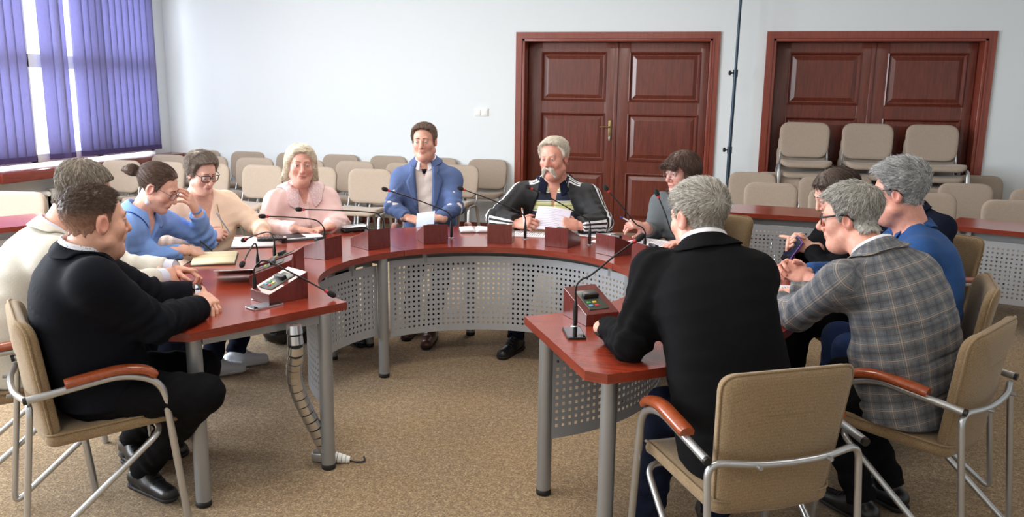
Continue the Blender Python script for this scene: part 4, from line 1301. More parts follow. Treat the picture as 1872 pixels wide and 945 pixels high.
class Person:
    def __init__(s, label, pel, heading, N, SR, SL, hc, hyaw, hpitch=0, hroll=0, hs=1.0, q=None, torso=None, wt=1.0, belly=0, slouch=.03, bust=0):
        s.pel = A_([pel[0], pel[1], .53]); s.N = A_(N, float); s.S = {'R': A_(SR, float), 'L': A_(SL, float)}
        s.hc = A_(hc, float); s.hs = hs * .94; s.q = q or {}
        a = math.radians(heading); s.F = A_([math.cos(a), math.sin(a), 0]); s.Rt = A_([math.sin(a), -math.cos(a), 0])
        y, p_, r_ = math.radians(hyaw), math.radians(hpitch), math.radians(hroll)
        f = A_([math.cos(y) * math.cos(p_), math.sin(y) * math.cos(p_), -math.sin(p_)])
        rt = A_([math.sin(y), -math.cos(y), 0]); u = np.cross(rt, f)
        rt2 = rt * math.cos(r_) - u * math.sin(r_); u2 = u * math.cos(r_) + rt * math.sin(r_)
        s.HR = np.stack([rt2, f, u2], 1)
        s.root = thing('person', label, 'person', (pel[0], pel[1], 0))
        s.o = A_([pel[0], pel[1], 0.])
        s.wt, s.belly, s.bust = wt, belly, bust
        # spine stations
        top = s.N; base = s.pel; ax = top - base
        lat1 = nz(s.S['R'] - s.S['L']); lat0 = s.Rt
        w = wt
        T = [(-.16, .168, .125, .115), (0, .178, .14, .125), (.18, .170, .135 + belly * .8, .11), (.38, .165 + belly * .25, .125 + belly, .105), (.60, .168, .122 + belly * .5 + bust, .118), (.80, .172, .108 + bust * .5, .112), (.92, .140, .082, .088), (1.0, .082, .066, .068)]
        s.st = []
        for t, ww, df, db in T:
            c = base + ax * t - s.F * slouch * math.sin(PI * min(1, max(0, t)))
            lt = nz(lat0 * (1 - t) + lat1 * t) if t > 0 else lat0
            s.st.append((c, lt, ww * w, df * w, db * w))
        # finer, smoothly interpolated stations
        raw = A_([np.concatenate([c, l, [a, b, d]]) for c, l, a, b, d in s.st]); tt = A_([x[0] for x in T]); ts = np.concatenate([np.linspace(tt[0], .9, 11), [.96, 1.0]])
        m = np.gradient(raw, tt, axis=0); out = []
        for t in ts:
            i = min(max(np.searchsorted(tt, t, 'right') - 1, 0), len(tt) - 2); h = tt[i + 1] - tt[i]; u = (t - tt[i]) / h
            out.append((2 * u ** 3 - 3 * u ** 2 + 1) * raw[i] + (u ** 3 - 2 * u ** 2 + u) * h * m[i] + (-2 * u ** 3 + 3 * u ** 2) * raw[i + 1] + (u ** 3 - u ** 2) * h * m[i + 1])
        s.st = [(o[:3], nz(o[3:6]), o[6], o[7], o[8]) for o in out]; s.hipw = raw[1][6]
        s.arm = {}
        s.hand = {}
    # torso field, e = thickness of the cloth over the skin
    def torso_d(s, p, e=0, lo=0, hi=None):
        best = None
        for (c0, l0, w0, f0, b0), (c1, l1, w1, f1, b1) in zip(s.st[lo:-1], s.st[lo + 1:]):
            ax = c1 - c0; L_ = np.linalg.norm(ax); ax = ax / L_
            pa = p - c0; t = np.clip(pa @ ax / L_, 0, 1)
            rel = pa - t[:, None] * (c1 - c0)
            lt = nz(l0 + l1); fr = np.cross(ax, lt) * 1.0
            fr = nz(fr) * (1 if fr @ s.F > 0 else -1)
            u = rel @ lt; v = rel @ fr; a = rel @ ax
            w = w0 + (w1 - w0) * t + e; df = f0 + (f1 - f0) * t + e; db = b0 + (b1 - b0) * t + e
            dd = np.where(v > 0, df, db)
            q = ((np.abs(u) / w) ** 2.5 + (np.abs(v) / dd) ** 2.5) ** .4
            r = np.hypot(u, v)
            d = np.where(q > .05, r * (1 - 1 / np.maximum(q, .05)), -np.minimum(w, dd))
            d = np.maximum(d, -np.minimum(w, dd))
            d = np.where(np.abs(a) > 1e-6, np.hypot(np.maximum(d, 0), a) + np.minimum(d, 0), d)
            best = d if best is None else smin(best, d, .004)
        for sd in 'RL':
            S = s.S[sd]; m = s.N * .62 + S * .38 - A_([0, 0, .055])
            best = smin(best, cone(p, m, S - A_([0, 0, .022]), .054 * s.wt ** .5 + e, .044 * s.wt ** .5 + e), .06)
        return best
    def arm_d(s, p, sd, e=0, upto=1., fold=.0, r=(.050, .044, .031), flare=0):
        S, E, W = s.S[sd] - A_([0, 0, .012]), s.arm[sd][0], s.arm[sd][1]
        W2 = E + (W - E) * upto
        k = s.wt
        a = cone(p, S, E, r[0] * k + e, r[1] * k + e); b = cone(p, E, W2, r[1] * k + e, r[1] * k + (r[2] - r[1]) * k * upto + e + flare)
        d = smin(a, b, .02)
        if fold:
            for A0, B0, near in ((S, E, 1), (E, W2, 0)):
                ba = B0 - A0; L_ = np.linalg.norm(ba); t = (p - A0) @ ba / L_ ** 2
                x = nz(np.cross(ba, (0.3, .2, 1))); y = nz(np.cross(ba, x))
                th = np.arctan2((p - A0) @ y, (p - A0) @ x)
                dist = t if near == 0 else 1 - t
                amp = fold * (np.exp(-(dist / .38) ** 2) + .35) * (np.abs(t - .5) < .75)
                d = d - amp * (np.sin(t * L_ * 125 + 1.6 * np.sin(th + near) + .8 * np.sin(2 * th)) * .6 + .5 * np.sin(t * L_ * 63 + 2.2 * np.sin(th * 1 + 2.)))
        # cut square at the cuff
        ax = nz(W2 - E)
        cut = (p - W2) @ ax
        near_ = np.linalg.norm(p - W2, axis=1) < .16
        return np.where(near_, np.maximum(d, cut), d)
    def set_arm(s, sd, elbow, wrist, hdir, dorsal, pose, hs=1.0):
        s.arm[sd] = (A_(elbow, float), A_(wrist, float)); s.hand[sd] = (nz(hdir), A_(dorsal, float), pose, hs)
    def local(s, p): return (p - s.hc) @ s.HR / s.hs
    def world(s, p): return s.hc + s.hs * (A_(p) @ s.HR.T)
    def head_f(s):
        nl = s.local(s.N[None] - A_([[0, 0, .01]]))[0]; q = s.q
        return lambda p: smin(face_d(p, q), neck_d(p, q, nl), .022)
    def cap_f(s):
        nl = s.local(s.N[None])[0]; q = s.q
        return lambda p: smin(head_base(p, q), neck_d(p, q, nl), .022)
    def mk(s, name, v, f, mats, parent=None, smooth=True, mi=None):
        me = mesh_np(name, v - s.o, f, smooth, mi)
        return link(name, me, parent or s.root, mats if isinstance(mats, list) else [mats])
    # one skin: head and neck, torso and limbs, hands
    def build_body(s, hand_h=.0028, head_h=.0031):
        VS, FS, TS = [], [], []; base = s.q.get('skin', (214, 168, 146)); n0 = 0
        def put(v, f, t):
            nonlocal n0
            VS.append(v); FS.append(f + n0); TS.append(t); n0 += len(v)
        hf = s.head_f()
        nl = s.local(s.N[None])[0]
        lo = np.minimum(A_([-.1, -.125, -.14]), nl - .085); hi = A_([.1, .135, .135])
        hi = np.maximum(hi, nl + .085)
        tw = lambda p: np.minimum(hf(p), s.torso_d(s.world(p)) / s.hs) if False else smin(hf(p), s.torso_d(s.world(p)) / s.hs, .03)
        v, f = mesh_sdf(tw, lo - .01, hi + .004, head_h)
        put(s.world(v), f, skin_tint(v, s.q))
        bl = lambda p: np.minimum(np.minimum(np.maximum(s.torso_d(p, -.004), .58 - p[:, 2]), s.legs_d(p, -.006)), np.minimum(s.arm_d(p, 'R', -.004, .8), s.arm_d(p, 'L', -.004, .8)))
        allp = [s.pel, s.N, s.S['R'], s.S['L']] + [x for a in s.arm.values() for x in a] + s.legpts()
        v, f = mesh_sdf(bl, np.min(allp, 0) - .2, np.max(allp, 0) + .2, .014)
        put(v, f, np.tile(A_(s2l(*base)[:3]), (len(v), 1)))
        hk = s.q.get('hand', base)
        for sd in 'RL':
            E, W = s.arm[sd]; hd, dor, pose, hs = s.hand[sd]
            y = hd; z = nz(dor - y * (dor @ y)); x = np.cross(y, z); R3 = np.stack([x, y, z], 1)
            hf2 = hand_sdf(pose, sd, hs, .03)
            Wl = (E - W) @ R3
            g = lambda p: smin(hf2(p), cone(p, (0, -.02, 0), Wl * .75, .027 * hs, .038), .015)
            mn = np.minimum(A_([-.085, -.06, -.12]), Wl * .6 - .045); mx = np.maximum(A_([.085, .21, .05]), np.minimum(Wl * .6 + .045, .2))
            v, f = mesh_sdf(g, mn, mx, hand_h)
            t = np.tile(A_(s2l(*hk)[:3]), (len(v), 1))
            # knuckles and fingertips a little redder
            for pts, r in hand_parts(pose, sd):
                for k_, c_ in ((0, .25), (1, .3), (3, .45)):
                    gk = c_ * np.exp(-((v - pts[k_] * hs) ** 2).sum(1) / .011 ** 2)
                    t = t * (1 - gk[:, None]) + A_(s2l(196, 112, 98)[:3]) * gk[:, None]
            put(W + v @ R3.T, f, t)
        V = np.concatenate(VS); me = mesh_np('body', V - s.o, np.concatenate(FS)); add_col(me, 'tint', np.concatenate(TS))
        s.body = link('body', me, s.root, [M['skin']])
        s.eyes(); return s
    def eyes(s):
        gz = s.q.get('gaze', (0, 0))
        for sx in (-1, 1):
            c = A_([sx * .032, .0765, .005]); n = 20; k = 10; r = .0132
            d = nz(A_([math.sin(math.radians(gz[0])), 1, math.sin(math.radians(gz[1]))])); x = nz(np.cross(d, (0, 0, 1))); z = np.cross(x, d)
            v = [c + d * r]; f = []; mi = []
            ths = [.16, .36, .42, .7, 1.1, 1.6, 2.2]
            for t in ths:
                for j in range(n):
                    a = 2 * PI * j / n; v.append(c + r * (d * math.cos(t) + (x * math.cos(a) + z * math.sin(a)) * math.sin(t)))
            for j in range(n): f.append((0, 1 + j, 1 + (j + 1) % n)); mi.append(1)
            for i in range(len(ths) - 1):
                for j in range(n):
                    a, b = 1 + i * n + j, 1 + i * n + (j + 1) % n
                    f.append((a, a + n, b + n, b)); mi.append(2 if i == 0 else 1 if i == 1 else 0)
            ic = s.q.get('iris', (96, 110, 124))
            nm = 'iris_%d_%d_%d' % ic
            im = bpy.data.materials.get(nm) or plain(nm, ic, .15)
            o = s.mk('eye', s.world(A_(v)), f, [M['sclera'], M['pupil'], im], s.body, mi=mi)
    def brows(s, col, th=.0032, z=.028, ln=1., arch=.004):
        hf = s.head_f()
        for sx in (-1, 1):
            u = np.linspace(0, 1, 9); pts = np.stack([sx * (.013 + .034 * ln * u), .10 - .02 * u, z + .0025 * (1 - u) + arch * np.sin(u * PI * .8) - .003 * u], 1)
            pts = snap(hf, pts, .0006)
            r = [th * (.75 + .5 * math.sin(PI * min(1, x * 1.1 + .15))) * (1 - .55 * x) for x in u]
            m = MB().tube([tuple(p) for p in s.world(pts) - s.o], [x * s.hs for x in r], 8)
            me_c = M.get(('brow', col)) or plain('eyebrow_hair_%d_%d_%d' % col, col, .8, bumpy=(700, .6, .001), var=.25); M[('brow', col)] = me_c
            m.build('eyebrow', me_c, s.body)
    # ---- hair: cap on the skull plus strands that follow it
    def hair(s, name, col, line, thick=.009, adds=None, n=2600, length=.03, comb=None, lift=.35, grey=.25, rad=.0010, own=None, cut=None, jitter=.35, segs=4, dark=.85, step_k=.012):
        base = s.cap_f(); rnd = np.random.RandomState(7 + len(s.root.name))
        ys = [a for a, _ in line] if line else None; zs = [b for _, b in line] if line else None
        def region(p):
            zl = np.interp(p[:, 1], ys, zs); wob = .003 * np.sin(p[:, 0] * 190) + .002 * np.sin(p[:, 1] * 230 + p[:, 0] * 90)
            return (zl - p[:, 2] + wob) * .75
        def f(p):
            if own is not None: d = own(p)
            else:
                th = thick(p) if callable(thick) else thick
                d = smax(base(p) - th, region(p), .006)
                if adds: d = adds(p, d)
            if cut is not None: d = np.maximum(d, cut(p))
            d = d - .0016 * np.sin(p[:, 0] * 300 + 3 * np.sin(p[:, 2] * 60)) * np.sin(p[:, 1] * 210 + p[:, 2] * 120)
            return d
        v, q = mesh_sdf(f, (-.15, -.2, -.3), (.15, .15, .16), .0036)
        if len(v) == 0: return
        # strands
        ce = v[q].mean(1); pick = rnd.choice(len(ce), min(n, len(ce) * 3), replace=True)
        p = ce[pick] + rnd.normal(0, .0012, (len(pick), 3))
        cm = comb or (lambda p: A_([[0, -.045, .12]]) * -1 + p)
        L_ = length(p) if callable(length) else np.full(len(p), length)
        L_ = L_ * rnd.uniform(.7, 1.25, len(p))
        nrm = grad(f, p); path = [p - nrm * .003]; jit = rnd.normal(0, jitter, (len(p), 3))
        cur = p.copy(); off = np.abs(rnd.normal(0, .0022, len(p)))
        for k in range(segs):
            g = grad(f, cur); c = cm(cur); c = c / np.maximum(np.linalg.norm(c, axis=1, keepdims=True), 1e-6) + jit * (.5 + .5 * k / segs)
            c = c - g * (c * g).sum(1, keepdims=True); c /= np.maximum(np.linalg.norm(c, axis=1, keepdims=True), 1e-6)
            cur = cur + (c + g * lift * (1 - .4 * k / segs)) * (L_ / segs)[:, None]
            if lift < .2:
                d = f(cur); cur -= g * np.clip(d - off, -.01, .01)[:, None]
            path.append(cur.copy())
        P = np.stack(path, 1); S_ = P.shape[1]
        tg = np.gradient(P, axis=1); tg /= np.maximum(np.linalg.norm(tg, axis=2, keepdims=True), 1e-9)
        ref = np.broadcast_to(rnd.normal(0, 1, (len(p), 1, 3)), tg.shape); x = np.cross(tg, ref); x /= np.maximum(np.linalg.norm(x, axis=2, keepdims=True), 1e-9); y = np.cross(tg, x)
        taper = np.linspace(1, .35, S_)[None, :, None] * rad
        ring = [P + taper * (x * math.cos(a) + y * math.sin(a)) for a in (0, 2 * PI / 3, 4 * PI / 3)]
        SV = np.stack(ring, 2).reshape(-1, 3)
        nS = len(p); bi = (np.arange(nS) * S_ * 3)[:, None, None]; kk = (np.arange(S_ - 1) * 3)[None, :, None]; jj = np.arange(3)[None, None, :]
        a = bi + kk + jj; b = bi + kk + (jj + 1) % 3
        SQ = np.stack([a, b, b + 3, a + 3], -1).reshape(-1, 4) + len(v)
        c0 = A_(s2l(*col)[:3]); c1 = A_(s2l(*s.q.get('grey_col', (200, 198, 194)))[:3])
        def tone(pp, rr, k):
            m = np.clip(grey * (1 + 1.2 * (rr - .5) * 2), 0, 1)
            if 'grey_fn' in s.q: m = np.clip(m * s.q['grey_fn'](pp), 0, 1)
            return (c0[None] * (1 - m[:, None]) + c1[None] * m[:, None]) * k[:, None]
        tc = tone(v, np.full(len(v), .5), np.full(len(v), dark))
        rs = rnd.uniform(0, 1, nS); ts = tone(p, rs, rnd.uniform(.62, 1.38, nS))
        ts = np.repeat(ts, S_ * 3, axis=0)
        me = mesh_np(name, s.world(np.concatenate([v, SV])) - s.o, np.concatenate([q, SQ])); add_col(me, 'tint', np.concatenate([tc, ts]))
        return link(name, me, s.root, [M['hair']])
    # ---- legs
    def set_legs(s, kR, kL, aR, aL, dirR=None, dirL=None):
        s.leg = {'R': (A_(kR, float), A_(aR, float)), 'L': (A_(kL, float), A_(aL, float))}; s.toe = {'R': dirR, 'L': dirL}
    def legpts(s): return [x for a in s.leg.values() for x in a]
    def legs_d(s, p, e=0, fold=0):
        d = s.torso_d(p, e, 0) if False else None
        w0 = s.hipw
        d = ell(p, s.pel + s.F * .01, (w0 * .8 + e, w0 * .8 + e, .11 + e))
        for sd, sg in (('R', 1), ('L', -1)):
            hip = s.pel + s.Rt * sg * .088 * s.wt - A_([0, 0, .005]); K, An = s.leg[sd]
            a = cone(p, hip, K, .086 * s.wt + e, .060 + e); b = cone(p, K, An, .058 + e, .043 + e)
            if fold:
                t = (p - K) @ (An - K) / ((An - K) @ (An - K)); b = b - fold * np.sin(t * 38 + 2 * np.sin(p[:, 0] * 40 + p[:, 1] * 30)) * (.3 + t.clip(0, 1))
                t2 = (p - hip) @ (K - hip) / ((K - hip) @ (K - hip)); a = a - fold * np.sin(t2 * 30 + 2.5 * np.sin(p[:, 2] * 50)) * .8
            d = smin(d, smin(a, b, .03), .04)
            ax = nz(An - K); d = np.where(np.linalg.norm(p - An, axis=1) < .14, np.maximum(d, (p - An) @ ax - .015), d)
        return d
    def trousers(s, mat, h=.011, e=.012, fold=.003):
        pts = [s.pel] + s.legpts()
        v, f = mesh_sdf(lambda p: s.legs_d(p, e, fold), np.min(pts, 0) - .24, np.max(pts, 0) + .2, h)
        return s.mk('trousers', v, f, mat)
    def shoes(s, mat, sole, white=False, ln=1.):
        for sd in 'RL':
            K, An = s.leg[sd]; d = s.toe[sd]
            d = nz(A_([d[0], d[1], 0])) if d is not None else s.F
            x = A_([d[1], -d[0], 0]); Rm = np.stack([x, d, A_([0, 0, 1.])], 1); o = A_([An[0], An[1], 0.])
            lift = max(0, An[2] - .10)
            o = o + A_([0, 0, lift])
            def f(p):
                g = cone(p, (0, -.045, .050), (0, .165 * ln, .030), .040, .034, (A_([1., 0, 0]), .92))
                g = smin(g, cone(p, (0, .05, .05), (0, .0, .105), .036, .038), .03)
                g = smax(g, -(p[:, 2] - .012), .006)
                g = smax(g, p[:, 2] - .115, .004)
                return g
            v, q = mesh_sdf(f, (-.07, -.12, -.01), (.07, .24, .14), .0055)
            sh = s.mk('shoe', o + v @ Rm.T, q, mat)
            def fs(p):
                g = cone(p, (0, -.045, .03), (0, .165 * ln, .03), .045, .040, (A_([1., 0, 0]), .95))
                return smax(smax(g, p[:, 2] - .022, .003), -(p[:, 2] - .0), .002)
            v, q = mesh_sdf(fs, (-.07, -.12, -.012), (.07, .24, .04), .0055)
            s.mk('sole', o + v @ Rm.T, q, sole, sh)
            for k in range(4):
                y = .035 + k * .022; z = .098 - k * .011
                pts = A_([(-.022, y, z - .006), (0, y + .002, z + .004), (.022, y, z - .006)])
                pts = snap(f, pts, .002); pts = o + pts @ Rm.T - s.o
                MB().tube([tuple(t) for t in pts], .0032, 6).build('shoe_lace', mat, sh)
    # ---- upper garments
    def frame(s):
        U = nz(s.N - s.pel); R_ = nz(s.S['R'] - s.S['L']); R_ = nz(R_ - U * (R_ @ U)); Fv = np.cross(U, R_)
        return R_, Fv if Fv @ s.F > 0 else -Fv, U
    def top_f(s, e, sleeve=1., fold=.0035, open_=None, hem=.5, neck=.066, scoop=0, flare=.0, body_fold=.0018, sleeve_e=None, neck_drop=.0, vneck=None):
        R_, F_, U = s.frame(); N = s.N; nd = nz(s.hc - s.HR[:, 1] * .02 - N)
        se = e if sleeve_e is None else sleeve_e
        def f(p):
            d = s.torso_d(p, e)
            if body_fold:
                x, z = (p - N) @ R_, (p - N) @ U
                m = np.exp(-((z + .38) / .2) ** 2)
                d = d - body_fold * (.35 + m) * np.sin(z * 70 + 3 * np.sin(x * 13) + 2 * np.sin((p - N) @ F_ * 16)) - body_fold * .7 * np.sin(x * 42 + z * 18 + 2 * np.sin(z * 17))
            for sd in 'RL':
                sl = sleeve[sd] if isinstance(sleeve, dict) else sleeve
                if sl > 0: d = smin(d, s.arm_d(p, sd, se, sl, fold, flare=flare), .07)
            rel = p - N; x, y, z = rel @ R_, rel @ F_, rel @ U
            # neck opening, hem
            rad = np.hypot(x, (y + .0) * .95)
            d = smax(d, -np.maximum(np.maximum(cone(p, N - nd * .03, N + nd * .3, neck, neck * .95), -(rel @ nd) - .0 + neck_drop * -1 - scoop * np.clip(y / .07, -.3, 1)), -1), .006)
            d = np.maximum(d, (hem - p[:, 2]) * .95)
            if vneck:
                hw = np.interp(z, [-vneck[0], 0.02], [0, vneck[1]]); d = smax(d, -np.maximum(np.maximum(np.abs(x) - hw, -(z + vneck[0])), -y), .004)
            if open_:
                hw = np.interp(z, [a for a, _ in open_], [b for _, b in open_])
                d = smax(d, -np.maximum((np.abs(x) - hw) * .85, -(y - .01)), .004)
            return d
        return f
    def top(s, name, mat, f, h=.0085, parent=None):
        pts = [s.pel, s.N, s.S['R'], s.S['L']] + [x for a in s.arm.values() for x in a]
        v, q = mesh_sdf(f, np.min(pts, 0) - A_([.24, .24, .14]), np.max(pts, 0) + A_([.24, .24, .14]), h)
        me = mesh_np(name, v - s.o, q); add_vec(me, 'wrap', s.wrap(v))
        return link(name, me, parent or s.root, [mat] if not isinstance(mat, list) else mat)
    def wrap(s, v):
        R_, F_, U = s.frame(); out = np.zeros((len(v), 3))
        rel = v - s.pel; ax = nz(s.N - s.pel)
        dt = s.torso_d(v); th = np.arctan2(rel @ R_, rel @ F_)
        th2 = np.where(th > 0, PI, -PI) - th         # measure from the back seam outwards too
        out[:, 0] = th * .165; out[:, 1] = rel @ ax; best = dt.copy()
        for sd in 'RL':
            S, (E, W) = s.S[sd], s.arm[sd]
            segs = [(S, E, 0, .055, .045), (E, W, np.linalg.norm(E - S), .045, .031)]
            if s.q.get('raglan'): segs.append((s.N * .72 + S * .28 - A_([0, 0, .03]), S, -.15, .06, .06))
            for A0, B0, of, r0, r1 in segs:
                d = cone(v, A0, B0, r0 * s.wt, r1 * s.wt); a = nz(B0 - A0); outv = (S - s.N) + A_([0, 0, .10]) + F_ * s.q.get('bandf', .02); outv = outv if of >= 0 else A_([0, 0, 1.]) + F_ * .35; x = nz(outv - a * (outv @ a)); m = (d < best - (.004 if of == 0 else 0)) if of >= 0 else (((v - A0) @ x > .03) & (((v - A0) @ nz(B0 - A0)) < np.linalg.norm(B0 - A0)) & (((v - A0) @ nz(B0 - A0)) > -.02) & (dt < .06) & (best >= dt - 1e-9)); best = np.where(m, d, best)
                a = nz(B0 - A0); outv = (S - s.N) + A_([0, 0, .10]) + F_ * s.q.get('bandf', .02); outv = outv if of >= 0 else A_([0, 0, 1.]) + F_ * .35; x = nz(outv - a * (outv @ a)); y = np.cross(a, x)
                r = v - A0; u = np.arctan2(r @ y, r @ x) * .05 if of >= 0 else (r @ y)
                out[m] = np.stack([u[m], (of + r @ a)[m], np.ones(m.sum())], 1)
        return out
    def patch(s, name, f, cols, mat, off=.004, th=.004, parent=None):
        """cols: list of rows of (x, z) in the chest frame; laid on the front of field f"""
        R_, F_, U = s.frame(); n, k = len(cols), len(cols[0])
        P = A_([[s.N + R_ * x + U * z + F_ * .35 for x, z in row] for row in cols]).reshape(-1, 3)
        Q = march(f, P, -F_); g = grad(f, Q, .006)
        g = nz(g.mean(0)) * .6 + g * .4
        top = Q + g * (off + th); bot = Q + g * (off * .2)
        v = np.concatenate([top, bot]); fc = []
        nn = n * k
        for i in range(n - 1):
            for j in range(k - 1):
                a = i * k + j; fc += [(a, a + 1, a + k + 1, a + k), (nn + a, nn + a + k, nn + a + k + 1, nn + a + 1)]
        bd = [j for j in range(k)] + [i * k + k - 1 for i in range(1, n)] + [(n - 1) * k + j for j in range(k - 2, -1, -1)] + [i * k for i in range(n - 2, 0, -1)]
        for a, b in zip(bd, bd[1:] + bd[:1]): fc.append((a, nn + a, nn + b, b))
        me = mesh_np(name, v - s.o, fc)
        bm = bmesh.new(); bm.from_mesh(me); bmesh.ops.recalc_face_normals(bm, faces=bm.faces[:]); bm.to_mesh(me); bm.free()
        add_vec(me, 'wrap', s.wrap(v))
        o = link(name, me, parent or s.root, [mat]); return o
    def lapels(s, f, mat, open_, w=.07, parent=None, z_top=-.005):
        zb = max(a for a, b in open_ if b <= .012) if any(b <= .012 for a, b in open_) else open_[0][0]
        for sg in (-1, 1):
            rows = []
            for t in np.linspace(0, 1, 15):
                z = z_top + (zb - z_top) * t
                hw = np.interp(z, [a for a, _ in open_], [b for _, b in open_])
                ww = w * np.interp(t, [0, .12, .2, .215, .34, .6, 1], [.45, .62, .66, .42, 1, .7, .10])
                if t > .21: z2 = z + .012
                else: z2 = z
                rows.append([(sg * (hw + ww * u), z + (z2 - z) * u) for u in np.linspace(0, 1, 5)])
            s.patch('lapel', f, rows, mat, parent=parent)
    def collar(s, name, mat, f, r=.070, stand=.034, fall=.045, gap=.35, out=.018, tip=0, parent=None, lift=.008, back=.012, th=.0035, sy=1.):
        """shirt or jacket collar round the neck; gap = half angle left open at the throat"""
        R_, F_, U = s.frame(); nd = nz(s.hc - s.HR[:, 1] * .02 - s.N); nd = nz(nd * .55 + U * .45)
        x = nz(R_ - nd * (R_ @ nd)); y = np.cross(nd, x); y = y if y @ F_ > 0 else -y
        prof_n = 7; n = 41; rows = []
        for i in range(n):
            a = gap + (2 * PI - 2 * gap) * i / (n - 1)
            fr = math.cos(a); e = abs(math.cos(a / 2)) ** 3
            c = s.N + nd * (lift + back * (1 - fr) * .5 - .006 * (1 + fr))
            dirv = (y * math.cos(a) * sy + x * math.sin(a))
            endk = max(0, 1 - min(i, n - 1 - i) / 7)
            fl = fall + tip * endk
            pr = [(r, -.012), (r - .001, stand * .5), (r, stand), (r + .005, stand + .003), (r + .009, stand - .001), (r + .010 + out * .5, stand - fl * .5), (r + .010 + out, stand - fl)]
            rows.append([c + dirv * (a_ + .0) + nd * b_ for a_, b_ in pr])
        P = A_(rows)
        sh = P.reshape(-1, 3)
        m = np.tile(A_([0, 0, 0, 0, 1, 1, 1], bool), n)
        if f is not None: sh[m] = push_out(f, sh[m], .008, 5)
        P = sh.reshape(n, prof_n, 3); v = sh; k = prof_n
        fc = [(i * k + j, i * k + j + 1, (i + 1) * k + j + 1, (i + 1) * k + j) for i in range(n - 1) for j in range(k - 1)]
        me = mesh_np(name, v - s.o, np.array(fc)); add_vec(me, 'wrap', s.wrap(v))
        o = link(name, me, parent or s.root, [mat]); md = o.modifiers.new('cloth', 'SOLIDIFY'); md.thickness = th; md.offset = 0
        sd = o.modifiers.new('soft', 'SUBSURF'); sd.levels = 1; sd.render_levels = 1
        return o
    def cuff(s, sd, mat, e=.010, a=.90, b=1.04, parent=None, name='shirt_cuff'):
        E, W = s.arm[sd]; p, q = E + (W - E) * a, E + (W - E) * b
        m = MB().tube([tuple(p - s.o), tuple(p + (q - p) * .3 - s.o), tuple(q - s.o)], [.036 * s.wt + e, .035 * s.wt + e, .033 * s.wt + e], 22)
        return m.build(name, mat, parent or s.root)
    def button(s, f, x, z, mat, r=.0055, off=.002, parent=None):
        R_, F_, U = s.frame(); P = (s.N + R_ * x + U * z + F_ * .35)[None]
        q = march(f, P, -F_); g = grad(f, q, .005)[0]; q = q[0]
        m = MB().tube([tuple(q + g * (off - .002) - s.o), tuple(q + g * (off + .0015) - s.o), tuple(q + g * (off + .002) - s.o)], [r, r, r * .8], 12)
        return m.build('button', mat, parent or s.root)
    def glasses(s, mat, hw=.026, hh=.019, y=.104, z=.004, r=.0016, rnd=.012, rimless=False, temple=None):
        g = MB()
        lens = []
        for sx in (-1, 1):
            cx = sx * .033
            pts = fillet([(cx, y, z + hh), (cx + hw, y - .005 * 1, z + hh), (cx + hw * .9, y - .005, z - hh), (cx - hw * .85, y, z - hh), (cx - hw, y, z + hh), (cx, y, z + hh)], rnd, 5)
            pts = [Vector((p.x, y - .012 * ((abs(p.x) - .01) / .05) ** 2, p.z)) for p in pts]
            w_ = [tuple(s.world(A_([p])) [0] - s.o) for p in pts]
            lens.append(w_[:-1])
            if not rimless: g.tube(w_, r * s.hs, 7, caps=False)
            ww = s.q.get('w', 1); tp = [(sx * .060, y - .012, z + hh * .7), (sx * .072 * ww, y - .024, z + hh * .75), (sx * .082 * ww, .03, .021), (sx * .085 * ww, .0, .019), (sx * .085 * ww, -.014, .013), (sx * .082 * ww, -.03, -.006)]
            g.tube([tuple(s.world(A_([p]))[0] - s.o) for p in smooth_path(tp, 4)], (temple or r) * s.hs, 7)
        g.tube([tuple(s.world(A_([p]))[0] - s.o) for p in smooth_path([(-.009, y + .001, z + .006), (0, y + .003, z + .009), (.009, y + .001, z + .006)], 4)], r * s.hs, 7)
        o = g.build('glasses', mat, s.root)
        for ln_ in lens:
            m = MB(); c = sum((Vector(p) for p in ln_), Vector()) / len(ln_); k = len(ln_)
            m.add([tuple(p) for p in ln_] + [tuple(c)], [(i, (i + 1) % k, k) for i in range(k)], 0, True)
            m.build('lens', M['lens'], o)
        return o
# ------------------------------------------------------------------ the people round the table
UP = (0, 0, 1)
LINE = [(-.13, -.060), (-.05, -.056), (-.028, -.026), (-.016, .024), (.008, .030), (.012, -.002), (.024, .004), (.032, .040), (.046, .078), (.066, .094), (.09, .11), (.13, .12)]
def shift(line, front=0, side=0, nape=0):
    return [(y, z + (front if y > .04 else nape if y < -.04 else side)) for y, z in line]
M['navy_wool'] = cloth('black_navy_wool', (17, 19, 26)); M['black_wool'] = cloth('black_suit_wool', (16, 16, 18))
M['cream_linen'] = cloth('cream_linen', (212, 208, 198), var=.10); M['blue_wool'] = cloth('mid_blue_wool', (84, 102, 144), var=.2)
M['sky_cotton'] = cloth('sky_blue_cotton', (122, 160, 224), var=.10, rough=.7); M['peach_knit'] = cloth('peach_knit', (247, 218, 194), var=.08)
M['pink_satin'] = cloth('pale_pink_satin', (240, 206, 202), rough=.5, var=.06, bmp=.1); M['denim'] = cloth('denim_blue_cotton', (42, 78, 130), var=.22, weave=420)
M['grey_dress'] = cloth('slate_grey_cotton', (98, 104, 108), var=.12); M['black_cotton'] = cloth('black_cotton', (15, 15, 18)); M['navy_cotton'] = cloth('dark_navy_cotton', (22, 27, 44))
M['white_shirt'] = cloth('white_shirting', (232, 232, 236), var=.05, bmp=.1); M['lav_shirt'] = cloth('pale_lavender_shirting', (214, 218, 236), var=.05, bmp=.1)
M['cream_shirt'] = cloth('cream_shirting', (222, 212, 206), var=.07); M['jeans'] = cloth('blue_jeans', (42, 62, 104), var=.2)
M['plaid'] = plaid_mat(); M['polo'] = polo_mat(); M['track'] = track_mat(); M['dots'] = dotted_mat(); M['lace'] = lace_mat()
